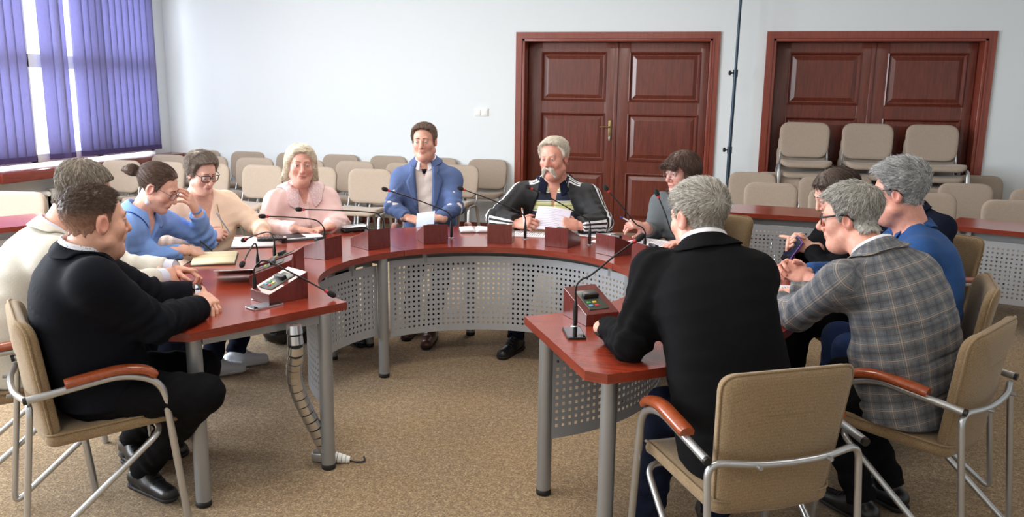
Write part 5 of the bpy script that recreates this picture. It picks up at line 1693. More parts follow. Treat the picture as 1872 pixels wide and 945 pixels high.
M['shoe_black'] = plain('black_shoe_leather', (24, 24, 26), .35); M['shoe_brown'] = plain('brown_shoe_leather', (84, 50, 38), .3, coat=.3); M['shoe_white'] = plain('white_sneaker_leather', (224, 228, 234), .5)
M['sole_dark'] = plain('dark_rubber_sole', (30, 28, 28), .7); M['sole_white'] = plain('white_rubber_sole', (230, 230, 228), .6)
M['frame_black'] = plain('black_glasses_frame', (26, 26, 30), .3); M['frame_metal'] = plain('silver_glasses_frame', (150, 146, 146), .25, .8); M['frame_red'] = plain('dark_violet_glasses_frame', (74, 50, 72), .3)
M['pearl'] = plain('pearl_button', (240, 224, 220), .25); M['dark_btn'] = plain('dark_button', (30, 30, 34), .4); M['gold'] = plain('gold_chain', (190, 150, 84), .3, .9)
M['pen_silver'] = plain('silver_pen', (170, 172, 178), .3, .6); M['pen_blue'] = plain('blue_white_pen', (226, 230, 240), .4); M['pen_blue_cap'] = plain('blue_pen_cap', (40, 70, 180), .4)

def pen(label, a, b, mats, name='ballpoint_pen'):
    a, b = Vector(a), Vector(b); t = thing(name, label, 'pen', a)
    d = b - a
    MB().tube([d * 0, d * .07, d * .12, d * .86], [.0008, .003, .0042, .0042], 10).build('barrel', mats[0], t)
    MB().tube([d * .84, d * .97, d], [.0046, .0044, .003], 10).build('cap', mats[1], t)
    n = d.cross(Vector((0, 0, 1))).normalized() * .006
    MB().tube([d * .97 + n * .5, d * .94 + n, d * .72 + n], .0011, 6).build('clip', M['chrome'], t)
    return t

# --- the man in the black jacket, near end of the window side table
p = Person('man in black jacket with crossed hands and wrist watch, short dark hair, seen from behind', (-2.205, 2.60), 46, (-2.155, 2.52, 1.055), (-2.005, 2.385, 1.015), (-2.30, 2.665, 1.02), (-2.115, 2.545, 1.18), 60, 4, 0, 1.12,
           dict(skin=(214, 162, 138), w=1.03, jaw=1.08, fat=.006, neck=.062, red=.6, stubble=.25, iris=(80, 90, 96), grey_col=(176, 132, 112), grey_fn=lambda q: np.clip((.05 - q[:, 2]) / .055, .05, 1)), wt=1.12, belly=.035, slouch=.05)
p.set_arm('R', (-1.93, 2.575, .805), (-1.935, 2.87, .79), (-.45, .85, -.05), UP, 'relax', 1.02)
p.set_arm('L', (-2.20, 2.93, .80), (-2.035, 3.03, .80), (.62, -.42, -.12), (.1, .2, 1), 'drape', 1.04)
p.set_legs((-1.80, 2.66, .52), (-1.98, 2.92, .52), (-2.19, 2.79, .115), (-2.42, 3.02, .12), (.93, -.36), (.8, -.5))
p.build_body(); f = p.top_f(.020, dict(R=.97, L=.84), .0042, hem=.50, neck=.070, body_fold=.0005)
p.top('black_jacket', M['navy_wool'], f, .0075); p.collar('jacket_collar', M['navy_wool'], f, .076, .030, .05, .55, .022)
p.collar('shirt_collar', M['dots'], None, .069, .046, .03, .30, .006, tip=.02)
p.cuff('L', M['lav_shirt'], .005, .90, 1.0); p.trousers(M['black_cotton'], .010, .012, .004); p.shoes(M['shoe_black'], M['sole_dark'])
p.hair('short_dark_hair', (74, 57, 46), shift(LINE, .0, .0, .012), lambda q: .0025 + .007 * np.clip((q[:, 2] - .03) / .06, 0, 1), n=10000, length=lambda q: .003 + .010 * np.clip((q[:, 2] - .02) / .07, 0, 1), lift=.6, grey=.75, jitter=.18, comb=lambda q: A_([[0, .5, .12]]) + (q - A_([[0, -.07, .09]])) * 5, rad=.0006)
p.brows((74, 56, 44))
E, W = p.arm['L']; a = nz(W - E); c = W - a * .012
wt = MB(); wt.tube([tuple(c - a * .011 - p.o), tuple(c + a * .011 - p.o)], [.036, .036], 20); ww = wt.build('watch_strap', M['black_rubber'], p.root)
nrm = nz(A_([.1, -.5, 1.]) - a * (A_([.1, -.5, 1.]) @ a)); wf = MB(); wf.tube([tuple(c + nrm * .034 - p.o), tuple(c + nrm * .043 - p.o)], [.019, .018], 18); wf.build('watch_face', M['glass_black'], ww)
P1 = p

# --- the man in the cream blazer
p = Person('man in cream blazer leaning forward with clasped hands, head bowed, behind the black jacket man', (-2.73, 2.82), 35, (-2.625, 2.915, 1.045), (-2.50, 2.755, 1.00), (-2.745, 3.07, 1.00), (-2.525, 2.985, 1.215), 52, 26, 0, 1.10,
           dict(skin=(214, 160, 138), w=1.04, jaw=1.05, neck=.060, red=.5, grey_col=(176, 168, 156)), wt=1.08, belly=.03, slouch=.07)
p.set_arm('R', (-2.42, 2.97, .81), (-2.385, 3.265, .80), (.02, .9, -.1), (.75, .1, .55), 'clasp', 1.05)
p.set_arm('L', (-2.66, 3.33, .82), (-2.42, 3.40, .81), (.75, .25, -.1), (-.1, .3, 1), 'clasp', 1.02)
p.set_legs((-2.38, 3.02, .50), (-2.48, 3.20, .50), (-2.40, 3.05, .10), (-2.52, 3.25, .10))
p.build_body(); f = p.top_f(.018, .86, .004, hem=.46, neck=.070)
p.top('cream_blazer', M['cream_linen'], f, .0085); p.collar('blazer_collar', M['cream_linen'], f, .074, .030, .05, .5, .022)
p.collar('shirt_collar', M['lav_shirt'], None, .068, .040, .03, .3, .006)
for sd in 'RL': p.cuff(sd, M['lav_shirt'], .008, .80, 1.02)
p.trousers(M['navy_cotton'], .013); p.shoes(M['shoe_black'], M['sole_dark'])
p.hair('grey_brown_hair', (104, 90, 76), shift(LINE, .0, .0, -.012), lambda q: .007 + .009 * np.clip((q[:, 2]) / .09, 0, 1), n=5600, length=.032, lift=.14, grey=.38, comb=lambda q: q - A_([[0, -.06, .11]]), rad=.0009)
p.brows((120, 104, 90))

# --- the woman in the blue shirt
p = Person('woman in blue shirt with hair bun writing in a notebook, hand on her forehead', (-2.98, 3.745), 10, (-2.885, 3.80, 1.0), (-2.845, 3.63, .955), (-2.90, 3.975, .955), (-2.795, 3.845, 1.135), 14, 30, 4, 1.08,
           dict(skin=(226, 176, 156), w=.96, jaw=.95, nose=.95, age=.4, neck=.048, red=.6, lips=(190, 104, 102)), wt=.95, belly=.025, slouch=.06, bust=.025)
p.set_arm('R', (-2.87, 3.685, .785), (-2.665, 3.885, .795), (.25, .95, -.25), (.5, -.2, .8), 'pen', .93)
p.set_arm('L', (-2.755, 4.19, .80), (-2.715, 4.045, .99), (.05, -.62, .75), (.95, .2, .1), 'relax', .93)
p.set_legs((-2.58, 3.74, .50), (-2.56, 3.92, .50), (-2.86, 3.72, .10), (-2.84, 3.90, .10))
p.build_body(); f = p.top_f(.013, .88, .0048, hem=.50, neck=.062, open_=[(-.5, .0), (-.17, .0), (0.02, .055), (.1, .07)])
p.top('blue_shirt', M['sky_cotton'], f, .0078); p.collar('shirt_collar', M['sky_cotton'], f, .066, .028, .05, .65, .03, tip=.03)
p.trousers(M['navy_cotton'], .013); p.shoes(M['shoe_black'], M['sole_dark'])
def bun(q, d):
    b = cone(q, (0, -.110, .020), (0, -.155, .012), .014, .028); b = smin(b, cone(q, (0, -.15, .012), (.004, -.195, -.006), .026, .014), .012)
    return smin(d, b, .012)
p.hair('brown_tied_hair', (84, 58, 44), shift(LINE, -.004, -.004, .03), .008, bun, n=4200, length=.05, lift=.03, grey=.04, comb=lambda q: A_([[0, -.12, .02]]) - q + A_([[0, -.02, 0]]), rad=.0008, jitter=.12)
tie = p.world(A_([(0, -.125 + .0, .018)]))[0]; dx = p.HR @ A_([0, 1, .15]); m = MB(); m.tube([tuple(tie - dx * .006 - p.o), tuple(tie + dx * .006 - p.o)], [.019, .019], 16); m.build('hair_tie', M['black_cotton'], p.root)
p.brows((96, 70, 56), .0026); p.glasses(M['frame_red'], .025, .018, r=.0013)
for sx in (-1, 1):
    c = p.world(A_([(sx * .080, -.006, -.042)]))[0] - p.o; e = MB(); e.tube([tuple(c), tuple(c - A_([0, 0, .010]))], .0015, 6); e.tube([tuple(c - A_([0, 0, .010])), tuple(c - A_([0, 0, .024])), tuple(c - A_([0, 0, .036])), tuple(c - A_([0, 0, .042]))], [.003, .009, .0125, .004], 12); e.build('drop_earring', M['pen_blue'], p.body)
E_, W_ = p.arm['L']; a = nz(W_ - E_); m = MB(); m.tube([tuple(W_ + (q - .5) * .012 * a - p.o) for q in (0, 1)], [.031, .030], 18); m.build('shirt_cuff', M['sky_cotton'], p.root)
E_, W_ = p.arm['R']; a = nz(W_ - E_); m = MB(); m.tube([tuple(W_ - a * .005 - p.o), tuple(W_ + a * .003 - p.o)], [.030, .030], 18); m.build('bead_bracelet', plain('red_beads', (150, 50, 40), .35), p.root)
pen('dark pen in the writing hand of the woman in blue', (-2.59, 3.99, .775), (-2.635, 3.945, .84), [M['dark_metal'], M['black_plastic']])

# --- the woman in the peach sweater
p = Person('woman in peach sweater with short hair and black glasses, looking down at papers', (-3.12, 4.70), -28, (-3.075, 4.60, .985), (-3.165, 4.43, .94), (-2.985, 4.775, .94), (-3.0, 4.555, 1.135), -24, 20, 0, 1.0,
           dict(skin=(222, 170, 150), w=1.04, jaw=1.04, fat=.006, nose=1.0, age=.7, neck=.050, red=.6, lips=(176, 100, 98), grey_col=(168, 160, 150), gaze=(0, -25)), wt=1.10, belly=.06, slouch=.04, bust=.04)
p.set_arm('R', (-3.12, 4.245, .775), (-2.86, 4.335, .80), (.75, .45, .0), (.2, -.7, .6), 'pen', .95)
p.set_arm('L', (-2.78, 4.80, .78), (-2.64, 4.62, .785), (.5, -.8, -.1), UP, 'relax', .92)
p.set_legs((-2.74, 4.34, .51), (-2.70, 4.56, .51), (-2.735, 4.145, .10), (-2.69, 4.33, .10), (.55, .5), (.55, .5))
p.build_body(); f = p.top_f(.014, .95, .004, hem=.46, neck=.066, vneck=(.14, .085))
p.top('peach_sweater', M['peach_knit'], f, .0085); p.trousers(M['navy_cotton'], .010, .014, .004); p.shoes(M['shoe_white'], M['sole_white'], ln=.92)
p.hair('short_brown_grey_hair', (112, 92, 76), shift(LINE, .004, -.012, .006), lambda q: .012 + .014 * np.clip(q[:, 2] / .09, 0, 1), n=6000, length=.042, lift=.22, grey=.36, comb=lambda q: (q - A_([[.03, -.05, .12]])) * (q[:, 1:2] < 0) + A_([[.10, -.22, .12]]) * (q[:, 1:2] >= 0), rad=.0009)
p.brows((110, 92, 80), .0028); p.glasses(M['frame_black'], .029, .020, r=.0026, temple=.0022)
R_, F_, U_ = p.frame(); bd = lambda q: np.minimum(f(q), p.torso_d(q))
pts = A_([p.N + R_ * x + U_ * z + F_ * .35 for x, z in [(.078 * math.cos(t), -.02 - .23 * math.sin(t) ** .8) for t in np.linspace(.05, PI - .05, 30)]])
pts = march(bd, pts, -F_) + F_ * .003
MB().tube([tuple(q - p.o) for q in pts], .0018, 6).build('necklace', M['gold'], p.root)
pd = pts[15]; MB().ball(tuple(pd - p.o + F_ * .004), .010, (1, .5, 1.3), 12).build('pendant', M['pen_silver'], p.root)
pen('silver pen held upright by the woman in peach', (-2.74, 4.42, .79), (-2.80, 4.37, .925), [M['pen_silver'], M['pen_silver']])

# --- the woman in the pink blouse
p = Person('blonde woman in pale pink blouse with a wide lace collar, facing the camera', (-2.67, 5.20), -48, (-2.605, 5.06, 1.005), (-2.725, 4.945, .935), (-2.475, 5.17, .935), (-2.565, 4.99, 1.165), -56, 3, -2, 1.06,
           dict(skin=(222, 166, 148), w=1.02, jaw=1.08, fat=.010, nose=.95, age=.6, neck=.054, red=.6, lips=(178, 92, 92), gaze=(4, 0), iris=(104, 124, 140), grey_col=(252, 246, 230)), wt=1.08, belly=.06, slouch=.03, bust=.045)
p.set_arm('R', (-2.75, 4.80, .765), (-2.47, 4.74, .785), (.8, .35, -.1), UP, 'relax', .92)
p.set_arm('L', (-2.36, 5.11, .775), (-2.33, 4.86, .785), (-.45, -.75, -.1), UP, 'relax', .92)
p.set_legs((-2.42, 4.82, .50), (-2.28, 4.98, .50), (-2.38, 4.85, .10), (-2.24, 5.02, .10))
p.build_body(); f = p.top_f(.015, .94, .0048, hem=.46, neck=.064, open_=[(-.5, 0), (-.10, .0), (0.0, .03), (.08, .05)])
p.top('pink_blouse', M['pink_satin'], f, .0085); p.collar('lace_collar', M['lace'], f, .066, .022, .075, .42, .05, tip=.05)
p.patch('bow_tie_band', f, [[(sx * .008 + .006 * math.sin(z * 30), z) for sx in (-1.6, 0, 1.6)] for z in np.linspace(-.055, -.20, 9)], M['pink_satin'], .004, .008)
p.trousers(M['navy_cotton'], .014); p.shoes(M['shoe_black'], M['sole_dark'])
for z in (-.22, -.30, -.37): p.button(f, .004, z, M['pearl'], .008)
def fluffy(q, d):
    for sx in (-1, 1):
        d = smin(d, cone(q, (sx * .072, .005, .045), (sx * .090, -.02, -.085), .026, .022), .02)
        d = smin(d, cone(q, (sx * .045, .050, .088), (sx * .078, .030, .030), .017, .014), .015)
    return smin(d, cone(q, (0, -.085, .05), (0, -.10, -.09), .05, .035), .03)
p.hair('blonde_hair', (242, 230, 204), shift(LINE, -.004, -.03, -.02), lambda q: .011 + .010 * np.clip(q[:, 2] / .1, 0, 1), fluffy, n=7500, length=lambda q: .07 - .035 * np.clip((q[:, 1] - .02) / .05, 0, 1), lift=.06, grey=.35, comb=lambda q: q * A_([[1.2, .6, 0]]) + A_([[.02, .01, -.09]]) + np.clip((q[:, 1:2] - .01) / .05, 0, 1) * A_([[-.20, 0, .085]]), rad=.0009, jitter=.15,
       cut=lambda q: -smax(ell(q, (0, .085, -.03), (.066, .078, .126)), q[:, 2] - .092 + .25 * (q[:, 0] - .02), .015), dark=1.05)
p.brows((150, 120, 92), .0024)
P5 = p

# --- the man in the blue blazer
p = Person('man in blue blazer and open white shirt sitting upright, short brown hair', (-1.965, 5.86), -72, (-1.975, 5.755, 1.135), (-2.155, 5.745, 1.035), (-1.79, 5.80, 1.035), (-1.962, 5.69, 1.29), -84, 3, 3, 1.05,
           dict(skin=(220, 164, 142), w=1.03, jaw=1.12, fat=.012, nose=1.05, age=.7, neck=.062, red=.6, lips=(180, 104, 98), gaze=(6, -3), iris=(90, 110, 130)), wt=1.02, belly=.05, slouch=.02)
p.set_arm('R', (-2.175, 5.59, .83), (-2.02, 5.50, .77), (.85, -.2, -.15), (.2, -.4, .9), 'relax', 1.0)
p.set_arm('L', (-1.725, 5.66, .825), (-1.80, 5.50, .775), (-.75, -.3, .05), (.3, -.5, .8), 'hold', 1.0)
p.set_legs((-1.95, 5.44, .50), (-1.75, 5.50, .50), (-1.92, 5.28, .10), (-1.735, 5.13, .10), (.1, -1), (.15, -1))
op = [(-.62, .10), (-.45, .052), (-.36, .048), (-.28, .052), (-.10, .062), (0, .064), (.1, .07)]
p.build_body(); fs = p.top_f(.008, .5, 0, hem=.5, neck=.062, body_fold=.003, open_=[(-.5, 0), (-.085, 0), (.02, .03), (.1, .04)]); p.top('white_shirt', M['cream_shirt'], fs, .008)
f = p.top_f(.020, .93, .0042, hem=.48, neck=.072, open_=op, sleeve_e=.012)
p.top('blue_blazer', M['blue_wool'], f, .008); p.lapels(f, M['blue_wool'], [(-.36, .012)] + [(a, b) for a, b in op if a > -.34], .072, z_top=.012)
p.collar('blazer_collar', M['blue_wool'], f, .074, .030, .045, .62, .022); p.collar('shirt_collar', M['white_shirt'], fs, .064, .036, .045, .34, .016, tip=.028)
for z in (-.14, -.21, -.28): p.button(fs, .0, z, M['pearl'], .005)
p.patch('undershirt', p.torso_d, [[(x * k, z) for x in (-1, -.5, 0, .5, 1)] for z, k in ((-.028, .018), (-.045, .014), (-.06, .005))], M['navy_cotton'], .007, .002)
p.trousers(M['navy_cotton'], .012); p.shoes(M['shoe_brown'], M['sole_dark'])
p.hair('short_brown_hair', (116, 90, 70), shift(LINE, .008, .0, .012), lambda q: .007 + .014 * np.clip(q[:, 2] / .09, 0, 1), n=5000, length=.032, lift=.18, grey=.10, comb=lambda q: A_([[.5, .5, .1]]) + (q - A_([[0, -.05, .11]])) * 4, rad=.0009)
p.brows((112, 88, 70), .0032)
bk = thing('folded_brochure', 'pale blue folded brochure held by the man in the blue blazer', 'brochure', (-1.835, 5.325, .745), math.radians(-12))
m = MB(); m.box((-.068, -.004, 0), (.068, .0, .105), mat=Matrix.Rotation(math.radians(-32), 4, 'X') @ Matrix.Rotation(-.22, 4, 'Y'), bev=.0008); m.build('cover_leaf', plain('pale_blue_paper', (196, 208, 230), .6), bk)
m = MB(); m.box((-.066, .004, 0), (.066, .007, .10), mat=Matrix.Rotation(math.radians(-26), 4, 'X') @ Matrix.Rotation(-.22, 4, 'Y'), bev=.0008); m.build('inner_leaf', M['paper'], bk)

# --- the man in the striped polo and black track top
p = Person('man with white walrus moustache in striped polo and black track top, holding a sheet', (-1.0, 5.75), -88, (-1.0, 5.61, 1.045), (-1.225, 5.60, .965), (-.775, 5.62, .965), (-1.0, 5.53, 1.215), -104, 6, 2, 1.10,
           dict(skin=(226, 160, 140), w=1.06, jaw=1.12, fat=.014, nose=1.15, age=.9, neck=.064, red=.9, gaze=(8, -2), iris=(110, 130, 150), grey_col=(240, 234, 222), raglan=1, bandf=.11), wt=1.2, belly=.09, slouch=.03)
p.set_arm('R', (-1.36, 5.42, .80), (-1.19, 5.30, .80), (.62, -.35, .12), (-.55, -.6, .55), 'hold', 1.04)
p.set_arm('L', (-.655, 5.46, .80), (-.79, 5.335, .80), (-.62, -.30, .12), (.55, -.6, .55), 'hold', 1.04)
p.set_legs((-1.12, 5.36, .51), (-.86, 5.36, .51), (-1.14, 5.07, .10), (-.83, 5.10, .10), (-.25, -1), (.15, -1))
op = [(-.7, .19), (-.4, .185), (-.2, .16), (-.05, .10), (.1, .09)]
p.build_body(); fs = p.top_f(.010, .5, 0, hem=.5, neck=.068, body_fold=.002, open_=[(-.5, 0), (-.14, .002), (.02, .036), (.1, .05)]); p.top('striped_polo', M['polo'], fs, .008)
f = p.top_f(.022, .95, .0048, hem=.48, neck=.080, open_=op); p.top('black_track_top', M['track'], f, .0078)
p.collar('polo_collar', M['navy_cotton'], fs, .070, .030, .06, .50, .032, tip=.03); p.collar('track_collar', M['track'], f, .086, .020, .03, 1.0, .012)
p.trousers(M['navy_cotton'], .012); p.shoes(M['shoe_black'], M['sole_dark'], ln=1.08)
p.hair('white_hair', (222, 210, 190), shift(LINE, .008, .006, .012), lambda q: .010 + .012 * np.clip(q[:, 2] / .09, 0, 1), n=5200, length=.036, lift=.16, grey=.55, comb=lambda q: A_([[.6, .3, .1]]) + (q - A_([[0, -.05, .11]])) * 5, rad=.0009, dark=.95)
def mous(q):
    d = None
    for sx in (-1, 1):
        e = cone(q, (sx * .004, .103, -.050), (sx * .026, .098, -.060), .010, .0115); e = smin(e, cone(q, (sx * .026, .098, -.060), (sx * .042, .080, -.104), .0115, .007), .006)
        d = e if d is None else smin(d, e, .006)
    return d
p.hair('walrus_moustache', (206, 192, 176), None, own=mous, n=900, length=.03, lift=.06, grey=.6, comb=lambda q: A_([[0, 0, -1.]]) + np.sign(q[:, :1]) * A_([[.5, 0, 0]]), rad=.0009, jitter=.15)
p.brows((206, 190, 172), .0034)
sh = thing('held_sheet', 'white printed sheet held up in both hands of the moustached man', 'paper', (-.975, 5.265, .765), math.radians(-2))
m = MB(); n = 12; v = []
rot = Matrix.Rotation(math.radians(-38), 4, 'X') @ Matrix.Rotation(math.radians(5), 4, 'Y')
P_ = lambda a, b, o: rot @ Vector(((a - .5) * .225, -.018 * math.sin(a * PI) + o, b * .17))
for o in (0, .0012):
    for j in range(5):
        for i in range(n + 1): v.append(P_(i / n, j / 4, o))
W_ = n + 1
fc = [(j * W_ + i, j * W_ + i + 1, (j + 1) * W_ + i + 1, (j + 1) * W_ + i) for j in range(4) for i in range(n)] + [(5 * W_ + j * W_ + i, 5 * W_ + (j + 1) * W_ + i, 5 * W_ + (j + 1) * W_ + i + 1, 5 * W_ + j * W_ + i + 1) for j in range(4) for i in range(n)]
m.add(v, fc, 0, True); sheet_o = m.build('sheet', plain('lilac_white_paper', (232, 226, 240), .75), sh)
m = MB(); rnd = random.Random(9)
for k in range(11):
    b = .90 - k * .075; e = rnd.uniform(.6, .92)
    for i in range(8):
        a0, a1 = .08 + (e - .08) * i / 8, .08 + (e - .08) * (i + 1) / 8
        m.add([P_(a0, b, -.0008), P_(a1, b, -.0008), P_(a1, b + .018, -.0008), P_(a0, b + .018, -.0008)], [(0, 1, 2, 3)])
m.build('printed_lines', plain('faint_grey_print', (190, 184, 204), .9), sheet_o)
pen('pen sticking out of the right hand of the moustached man', (-1.13, 5.24, .80), (-1.16, 5.29, .905), [M['pen_blue'], plain('orange_pen_cap', (206, 120, 80), .4)])

# --- the woman in the grey dress
p = Person('woman in grey dress with dark bob and glasses holding a blue pen', (.0, 5.48), -118, (-.125, 5.43, 1.005), (-.275, 5.505, .96), (.03, 5.35, .96), (-.155, 5.345, 1.165), -138, 8, 0, 1.08,
           dict(skin=(228, 172, 158), w=.97, jaw=.98, nose=1.0, age=.6, neck=.050, red=.9, lips=(186, 96, 96), gaze=(4, -6)), wt=1.0, belly=.03, slouch=.03, bust=.03)
p.set_arm('R', (-.325, 5.40, .765), (-.375, 5.215, .835), (-.55, -.55, .2), (.2, -.5, .8), 'pen', .93)
p.set_arm('L', (.075, 5.15, .775), (-.10, 5.02, .785), (-.8, -.2, -.1), UP, 'relax', .92)
p.set_legs((-.32, 5.22, .50), (-.16, 5.10, .50), (-.36, 5.14, .10), (-.20, 5.02, .10))
p.build_body(); f = p.top_f(.014, .45, .004, hem=.46, neck=.062); p.top('grey_dress', M['grey_dress'], f, .0085); p.collar('dress_collar', M['grey_dress'], f, .064, .028, .03, .5, .012)
p.trousers(M['navy_cotton'], .014); p.shoes(M['shoe_black'], M['sole_dark'])
def bob(q, d):
    for sx in (-1, 1):
        d = smin(d, cone(q, (sx * .078, .0, .03), (sx * .084, .012, -.105), .026, .018), .02); d = smin(d, cone(q, (sx * .070, -.05, .03), (sx * .072, -.05, -.11), .04, .026), .02)
    d = smin(d, cone(q, (-.045, .086, .062), (.045, .086, .062), .013, .013), .02)
    return smin(d, cone(q, (0, -.085, .03), (0, -.09, -.12), .045, .03), .03)
p.hair('dark_brown_bob', (84, 58, 46), shift(LINE, -.022, -.04, -.04), .020, bob, n=6500, length=.10, lift=.02, grey=.05, comb=lambda q: q * A_([[.8, .8, 0]]) + A_([[0, .01, -.10]]), rad=.0009, jitter=.10, cut=lambda q: -smax(ell(q, (0, .10, -.05), (.057, .072, .105)), q[:, 2] - .048, .012))
p.brows((84, 62, 52), .0024); p.glasses(M['frame_metal'], .028, .022, r=.0014)
pen('blue and white pen held by the woman in grey', (-.40, 5.17, .845), (-.505, 5.135, .90), [M['pen_blue'], M['pen_blue_cap']])

# --- the man in the black suit, back to the camera
p = Person('man in black suit seen from behind, short grey hair, nearest in the centre right', (.15, 2.70), 108, (.012, 2.925, 1.11), (.175, 2.935, 1.055), (-.16, 2.925, 1.055), (-.022, 2.995, 1.225), 134, 10, 0, 1.10,
           dict(skin=(216, 162, 140), w=1.03, jaw=1.02, neck=.062, red=.6, nose=1.1, age=.9, grey_col=(206, 202, 194), stubble=.12), wt=1.0, belly=.05, slouch=.03)
p.set_arm('L', (-.225, 2.80, .805), (-.325, 3.01, .795), (.5, .85, -.12), UP, 'relax', 1.04)
p.set_arm('R', (.17, 3.10, .805), (-.02, 3.27, .795), (-.8, .5, -.1), UP, 'relax', 1.04)
p.set_legs((-.10, 2.985, .515), (.13, 3.08, .515), (-.14, 2.92, .11), (.10, 3.02, .11), (-.3, 1), (-.2, 1))
p.build_body(); f = p.top_f(.021, .94, .0042, hem=.43, neck=.072, body_fold=.0005); p.top('black_suit_jacket', M['black_wool'], f, .0075); p.collar('jacket_collar', M['black_wool'], f, .076, .036, .055, .55, .022)
p.collar('shirt_collar', M['white_shirt'], None, .069, .052, .03, .32, .006, tip=.01)
p.cuff('L', M['white_shirt'], .004, .92, 1.0)
E_, W_ = p.arm['L']; a = nz(W_ - E_); sd_ = nz(A_([-1, -.55, -.2]) - a * (A_([-1, -.55, -.2]) @ a))
for k in range(4):
    c = E_ + (W_ - E_) * (.93 - .07 * k) + sd_ * (.031 * 1.16 + .0215); MB().tube([tuple(c - sd_ * .002 - p.o), tuple(c + sd_ * .003 - p.o)], .006, 10).build('sleeve_button', M['dark_btn'], p.root)
# pocket flap at the hip
hip = p.pel + A_([-.165, .015, .12]); R_, F_, U_ = p.frame()
p.trousers(M['navy_cotton'], .011, .013, .004); p.shoes(M['shoe_black'], M['sole_dark'])
p.q['grey_fn'] = lambda q: .75 + .6 * np.clip((q[:, 2] - .0) / .1, 0, 1)
p.hair('short_grey_hair', (124, 110, 94), shift(LINE, .012, .006, .012), lambda q: .005 + .010 * np.clip(q[:, 2] / .09, 0, 1), n=6500, length=lambda q: .012 + .018 * np.clip(q[:, 2] / .09, 0, 1), lift=.42, grey=.55, comb=lambda q: A_([[0, .9, .15]]) + (q - A_([[0, -.07, .09]])) * 6, rad=.0008)
p.brows((150, 138, 124), .003)

# --- the woman with the purple phone
p = Person('woman in black with long dark hair tapping a purple phone, beyond the plaid blazer', (.82, 4.55), 196, (.715, 4.545, 1.0), (.665, 4.72, .955), (.755, 4.375, .955), (.64, 4.515, 1.16), 192, 30, 0, 1.06,
           dict(skin=(222, 172, 152), w=.95, jaw=.95, nose=.95, age=.3, neck=.046), wt=.93, belly=.02, slouch=.05, bust=.02)
p.set_arm('L', (.60, 4.24, .795), (.535, 4.40, .895), (-.75, .22, .10), (.1, -.75, .6), 'point', .95)
p.set_arm('R', (.54, 4.66, .80), (.44, 4.47, .84), (-.15, -.45, .75), (-.95, .1, .2), 'hold', .95)
p.set_legs((.46, 4.55, .50), (.50, 4.38, .50), (.44, 4.54, .10), (.48, 4.37, .10))
p.build_body(); f = p.top_f(.014, .92, .004, hem=.46, neck=.062); p.top('black_blouse', M['black_cotton'], f, .0085)
p.trousers(M['black_cotton'], .014); p.shoes(M['shoe_black'], M['sole_dark'])
def longh(q, d):
    for sx in (-1, 1):
        d = smin(d, cone(q, (sx * .070, -.02, .04), (sx * .088, .0, -.16), .030, .030), .025); d = smin(d, cone(q, (sx * .088, .0, -.16), (sx * .098, .03, -.27), .030, .018), .02)
    return smin(d, cone(q, (0, -.09, .03), (0, -.10, -.22), .05, .035), .03)
p.hair('long_dark_hair', (72, 53, 43), shift(LINE, -.006, -.05, -.06), .014, longh, n=5200, length=.11, lift=.02, grey=.04, comb=lambda q: q * A_([[.6, .5, 0]]) + A_([[0, 0, -.12]]), rad=.0010, jitter=.10, cut=lambda q: -ell(q, (0, .10, -.04), (.058, .08, .115)))
p.brows((70, 54, 46), .0024)
pt = thing('held_phone', 'purple mobile phone held tilted by the woman in black', 'phone', (.445, 4.39, .875), math.radians(-62))
mt = Matrix.Rotation(math.radians(70), 4, 'X') @ Matrix.Rotation(math.radians(-24), 4, 'Z')
PB = plain('purple_phone_case', (112, 66, 150), .4)
m = MB(); m.box((-.036, -.075, 0), (.036, .075, .009), mat=mt, bev=.003); m.build('phone_case', PB, pt)
m = MB(); m.box((-.033, -.072, .0085), (.033, .072, .0098), mat=mt); m.build('screen', M['glass_black'], pt)

# --- the person hidden behind the denim shirt
p = Person('person in dark navy mostly hidden behind the man in the denim blue shirt', (1.22, 5.145), 222, (1.15, 5.11, 1.005), (1.03, 5.25, .955), (1.27, 4.97, .955), (1.085, 5.07, 1.165), 215, 8, 0, 1.06,
           dict(skin=(214, 164, 142), neck=.056, grey_col=(190, 182, 170)), wt=1.02, belly=.03)
p.set_arm('R', (.86, 5.10, .80), (.66, 4.95, .79), (-.8, -.5, -.1), UP, 'relax', 1.); p.set_arm('L', (1.12, 4.74, .80), (.88, 4.78, .76), (-.9, .2, -.1), UP, 'relax', 1.)
p.set_legs((.84, 4.93, .50), (.98, 4.80, .50), (.86, 4.95, .10), (1.0, 4.82, .10))
p.build_body(.004, .0045); f = p.top_f(.016, .96, .004, hem=.46, neck=.066); p.top('navy_top', M['navy_cotton'], f, .010); p.collar('top_collar', M['navy_cotton'], f, .070, .03, .03, .5, .014)
p.trousers(M['navy_cotton'], .015); p.shoes(M['shoe_black'], M['sole_dark'])
p.hair('greying_hair', (150, 138, 122), LINE, .012, n=2500, length=.03, lift=.2, grey=.4)

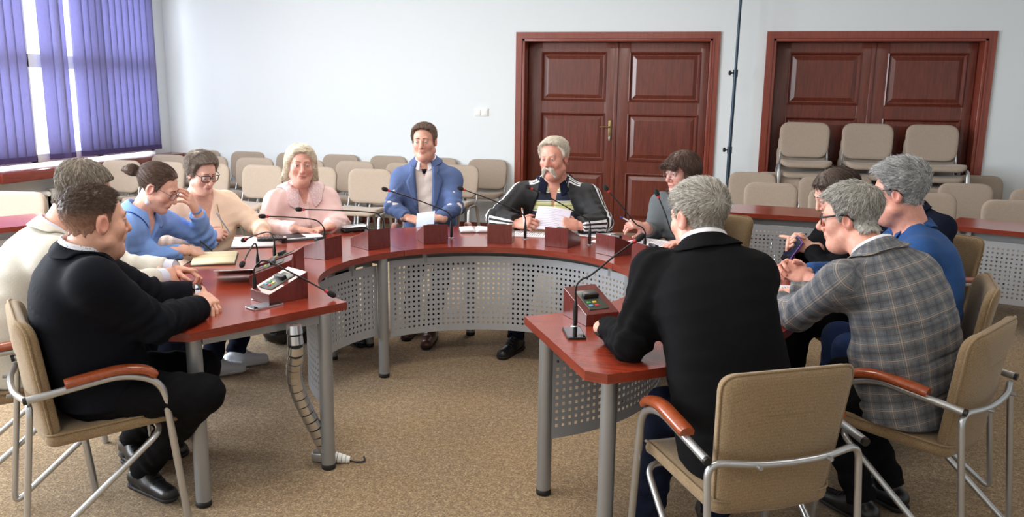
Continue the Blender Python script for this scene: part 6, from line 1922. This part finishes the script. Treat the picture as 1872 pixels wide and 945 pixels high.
# --- the man in the denim blue shirt
p = Person('man in denim blue shirt with spiky grey hair, thin glasses and clasped hands', (.995, 4.03), 174, (.935, 4.10, 1.035), (.935, 4.30, .99), (.925, 3.90, .99), (.85, 4.085, 1.222), 160, 8, 0, 1.15,
           dict(skin=(216, 150, 130), w=1.05, jaw=1.10, fat=.010, neck=.064, red=.8, nose=1.05, age=.8, grey_col=(214, 214, 212), stubble=.25), wt=1.15, belly=.06, slouch=.05)
p.set_arm('L', (.735, 3.845, .80), (.475, 3.975, .825), (-.72, .32, .30), (.15, -.85, .45), 'clasp', 1.08); p.set_arm('R', (.70, 4.26, .80), (.46, 4.09, .825), (-.72, -.30, .30), (-.1, .85, .45), 'clasp', 1.08)
p.set_legs((.68, 3.94, .51), (.66, 4.14, .51), (.66, 3.88, .10), (.64, 4.14, .10))
p.build_body(); f = p.top_f(.013, .86, .0045, hem=.47, neck=.068); p.top('denim_shirt', M['denim'], f, .0078); p.collar('shirt_collar', M['denim'], f, .072, .038, .05, .4, .020, tip=.02)
p.trousers(M['jeans'], .012); p.shoes(M['shoe_black'], M['sole_dark'])
p.hair('spiky_grey_hair', (112, 112, 114), shift(LINE, .004, .0, .010), lambda q: .006 + .016 * np.clip(q[:, 2] / .09, 0, 1), n=6500, length=lambda q: .014 + .024 * np.clip(q[:, 2] / .09, 0, 1), lift=.55, grey=.6, comb=lambda q: A_([[0, .8, .3]]) + (q - A_([[0, -.06, .09]])) * 6, rad=.0009)
p.brows((150, 140, 132)); p.glasses(M['frame_black'], .027, .016, r=.0013, temple=.0030)

# --- the man in the plaid blazer
p = Person('man in grey plaid blazer leaning on the table, grey hair and dark framed glasses', (.79, 3.275), 140, (.64, 3.325, 1.055), (.79, 3.405, .995), (.505, 3.20, .995), (.55, 3.455, 1.185), 162, 10, 0, 1.06,
           dict(skin=(220, 158, 136), w=1.03, jaw=1.08, fat=.008, neck=.062, red=.8, nose=1.1, age=.8, grey_col=(206, 204, 198)), wt=1.03, belly=.06, slouch=.07)
p.set_arm('L', (.375, 3.36, .81), (.255, 3.60, .80), (-.45, .85, -.1), UP, 'relax', 1.05); p.set_arm('R', (.62, 3.70, .81), (.37, 3.74, .80), (-.9, .1, -.1), UP, 'relax', 1.05)
p.set_legs((.60, 3.54, .515), (.50, 3.36, .515), (.80, 3.44, .11), (.66, 3.28, .11), (-.5, .6), (-.5, .6))
p.build_body(); f = p.top_f(.021, .95, .0042, hem=.47, neck=.072); p.top('plaid_blazer', M['plaid'], f, .0068); p.collar('blazer_collar', M['plaid'], f, .077, .032, .055, .5, .022)
p.collar('shirt_collar', M['white_shirt'], None, .069, .044, .03, .3, .004)
p.trousers(M['black_cotton'], .011, .013, .004); p.shoes(M['shoe_black'], M['sole_dark'])
p.hair('grey_brushed_hair', (128, 120, 108), shift(LINE, .004, .0, .008), lambda q: .010 + .014 * np.clip(q[:, 2] / .09, 0, 1), n=6500, length=lambda q: .012 + .026 * np.clip(q[:, 2] / .09, 0, 1), lift=.25, grey=.68, comb=lambda q: (q - A_([[0, -.05, .11]])) + A_([[0, .02, -.01]]), rad=.0009)
p.brows((160, 152, 142)); p.glasses(M['frame_black'], .026, .017, r=.0020, temple=.0040)
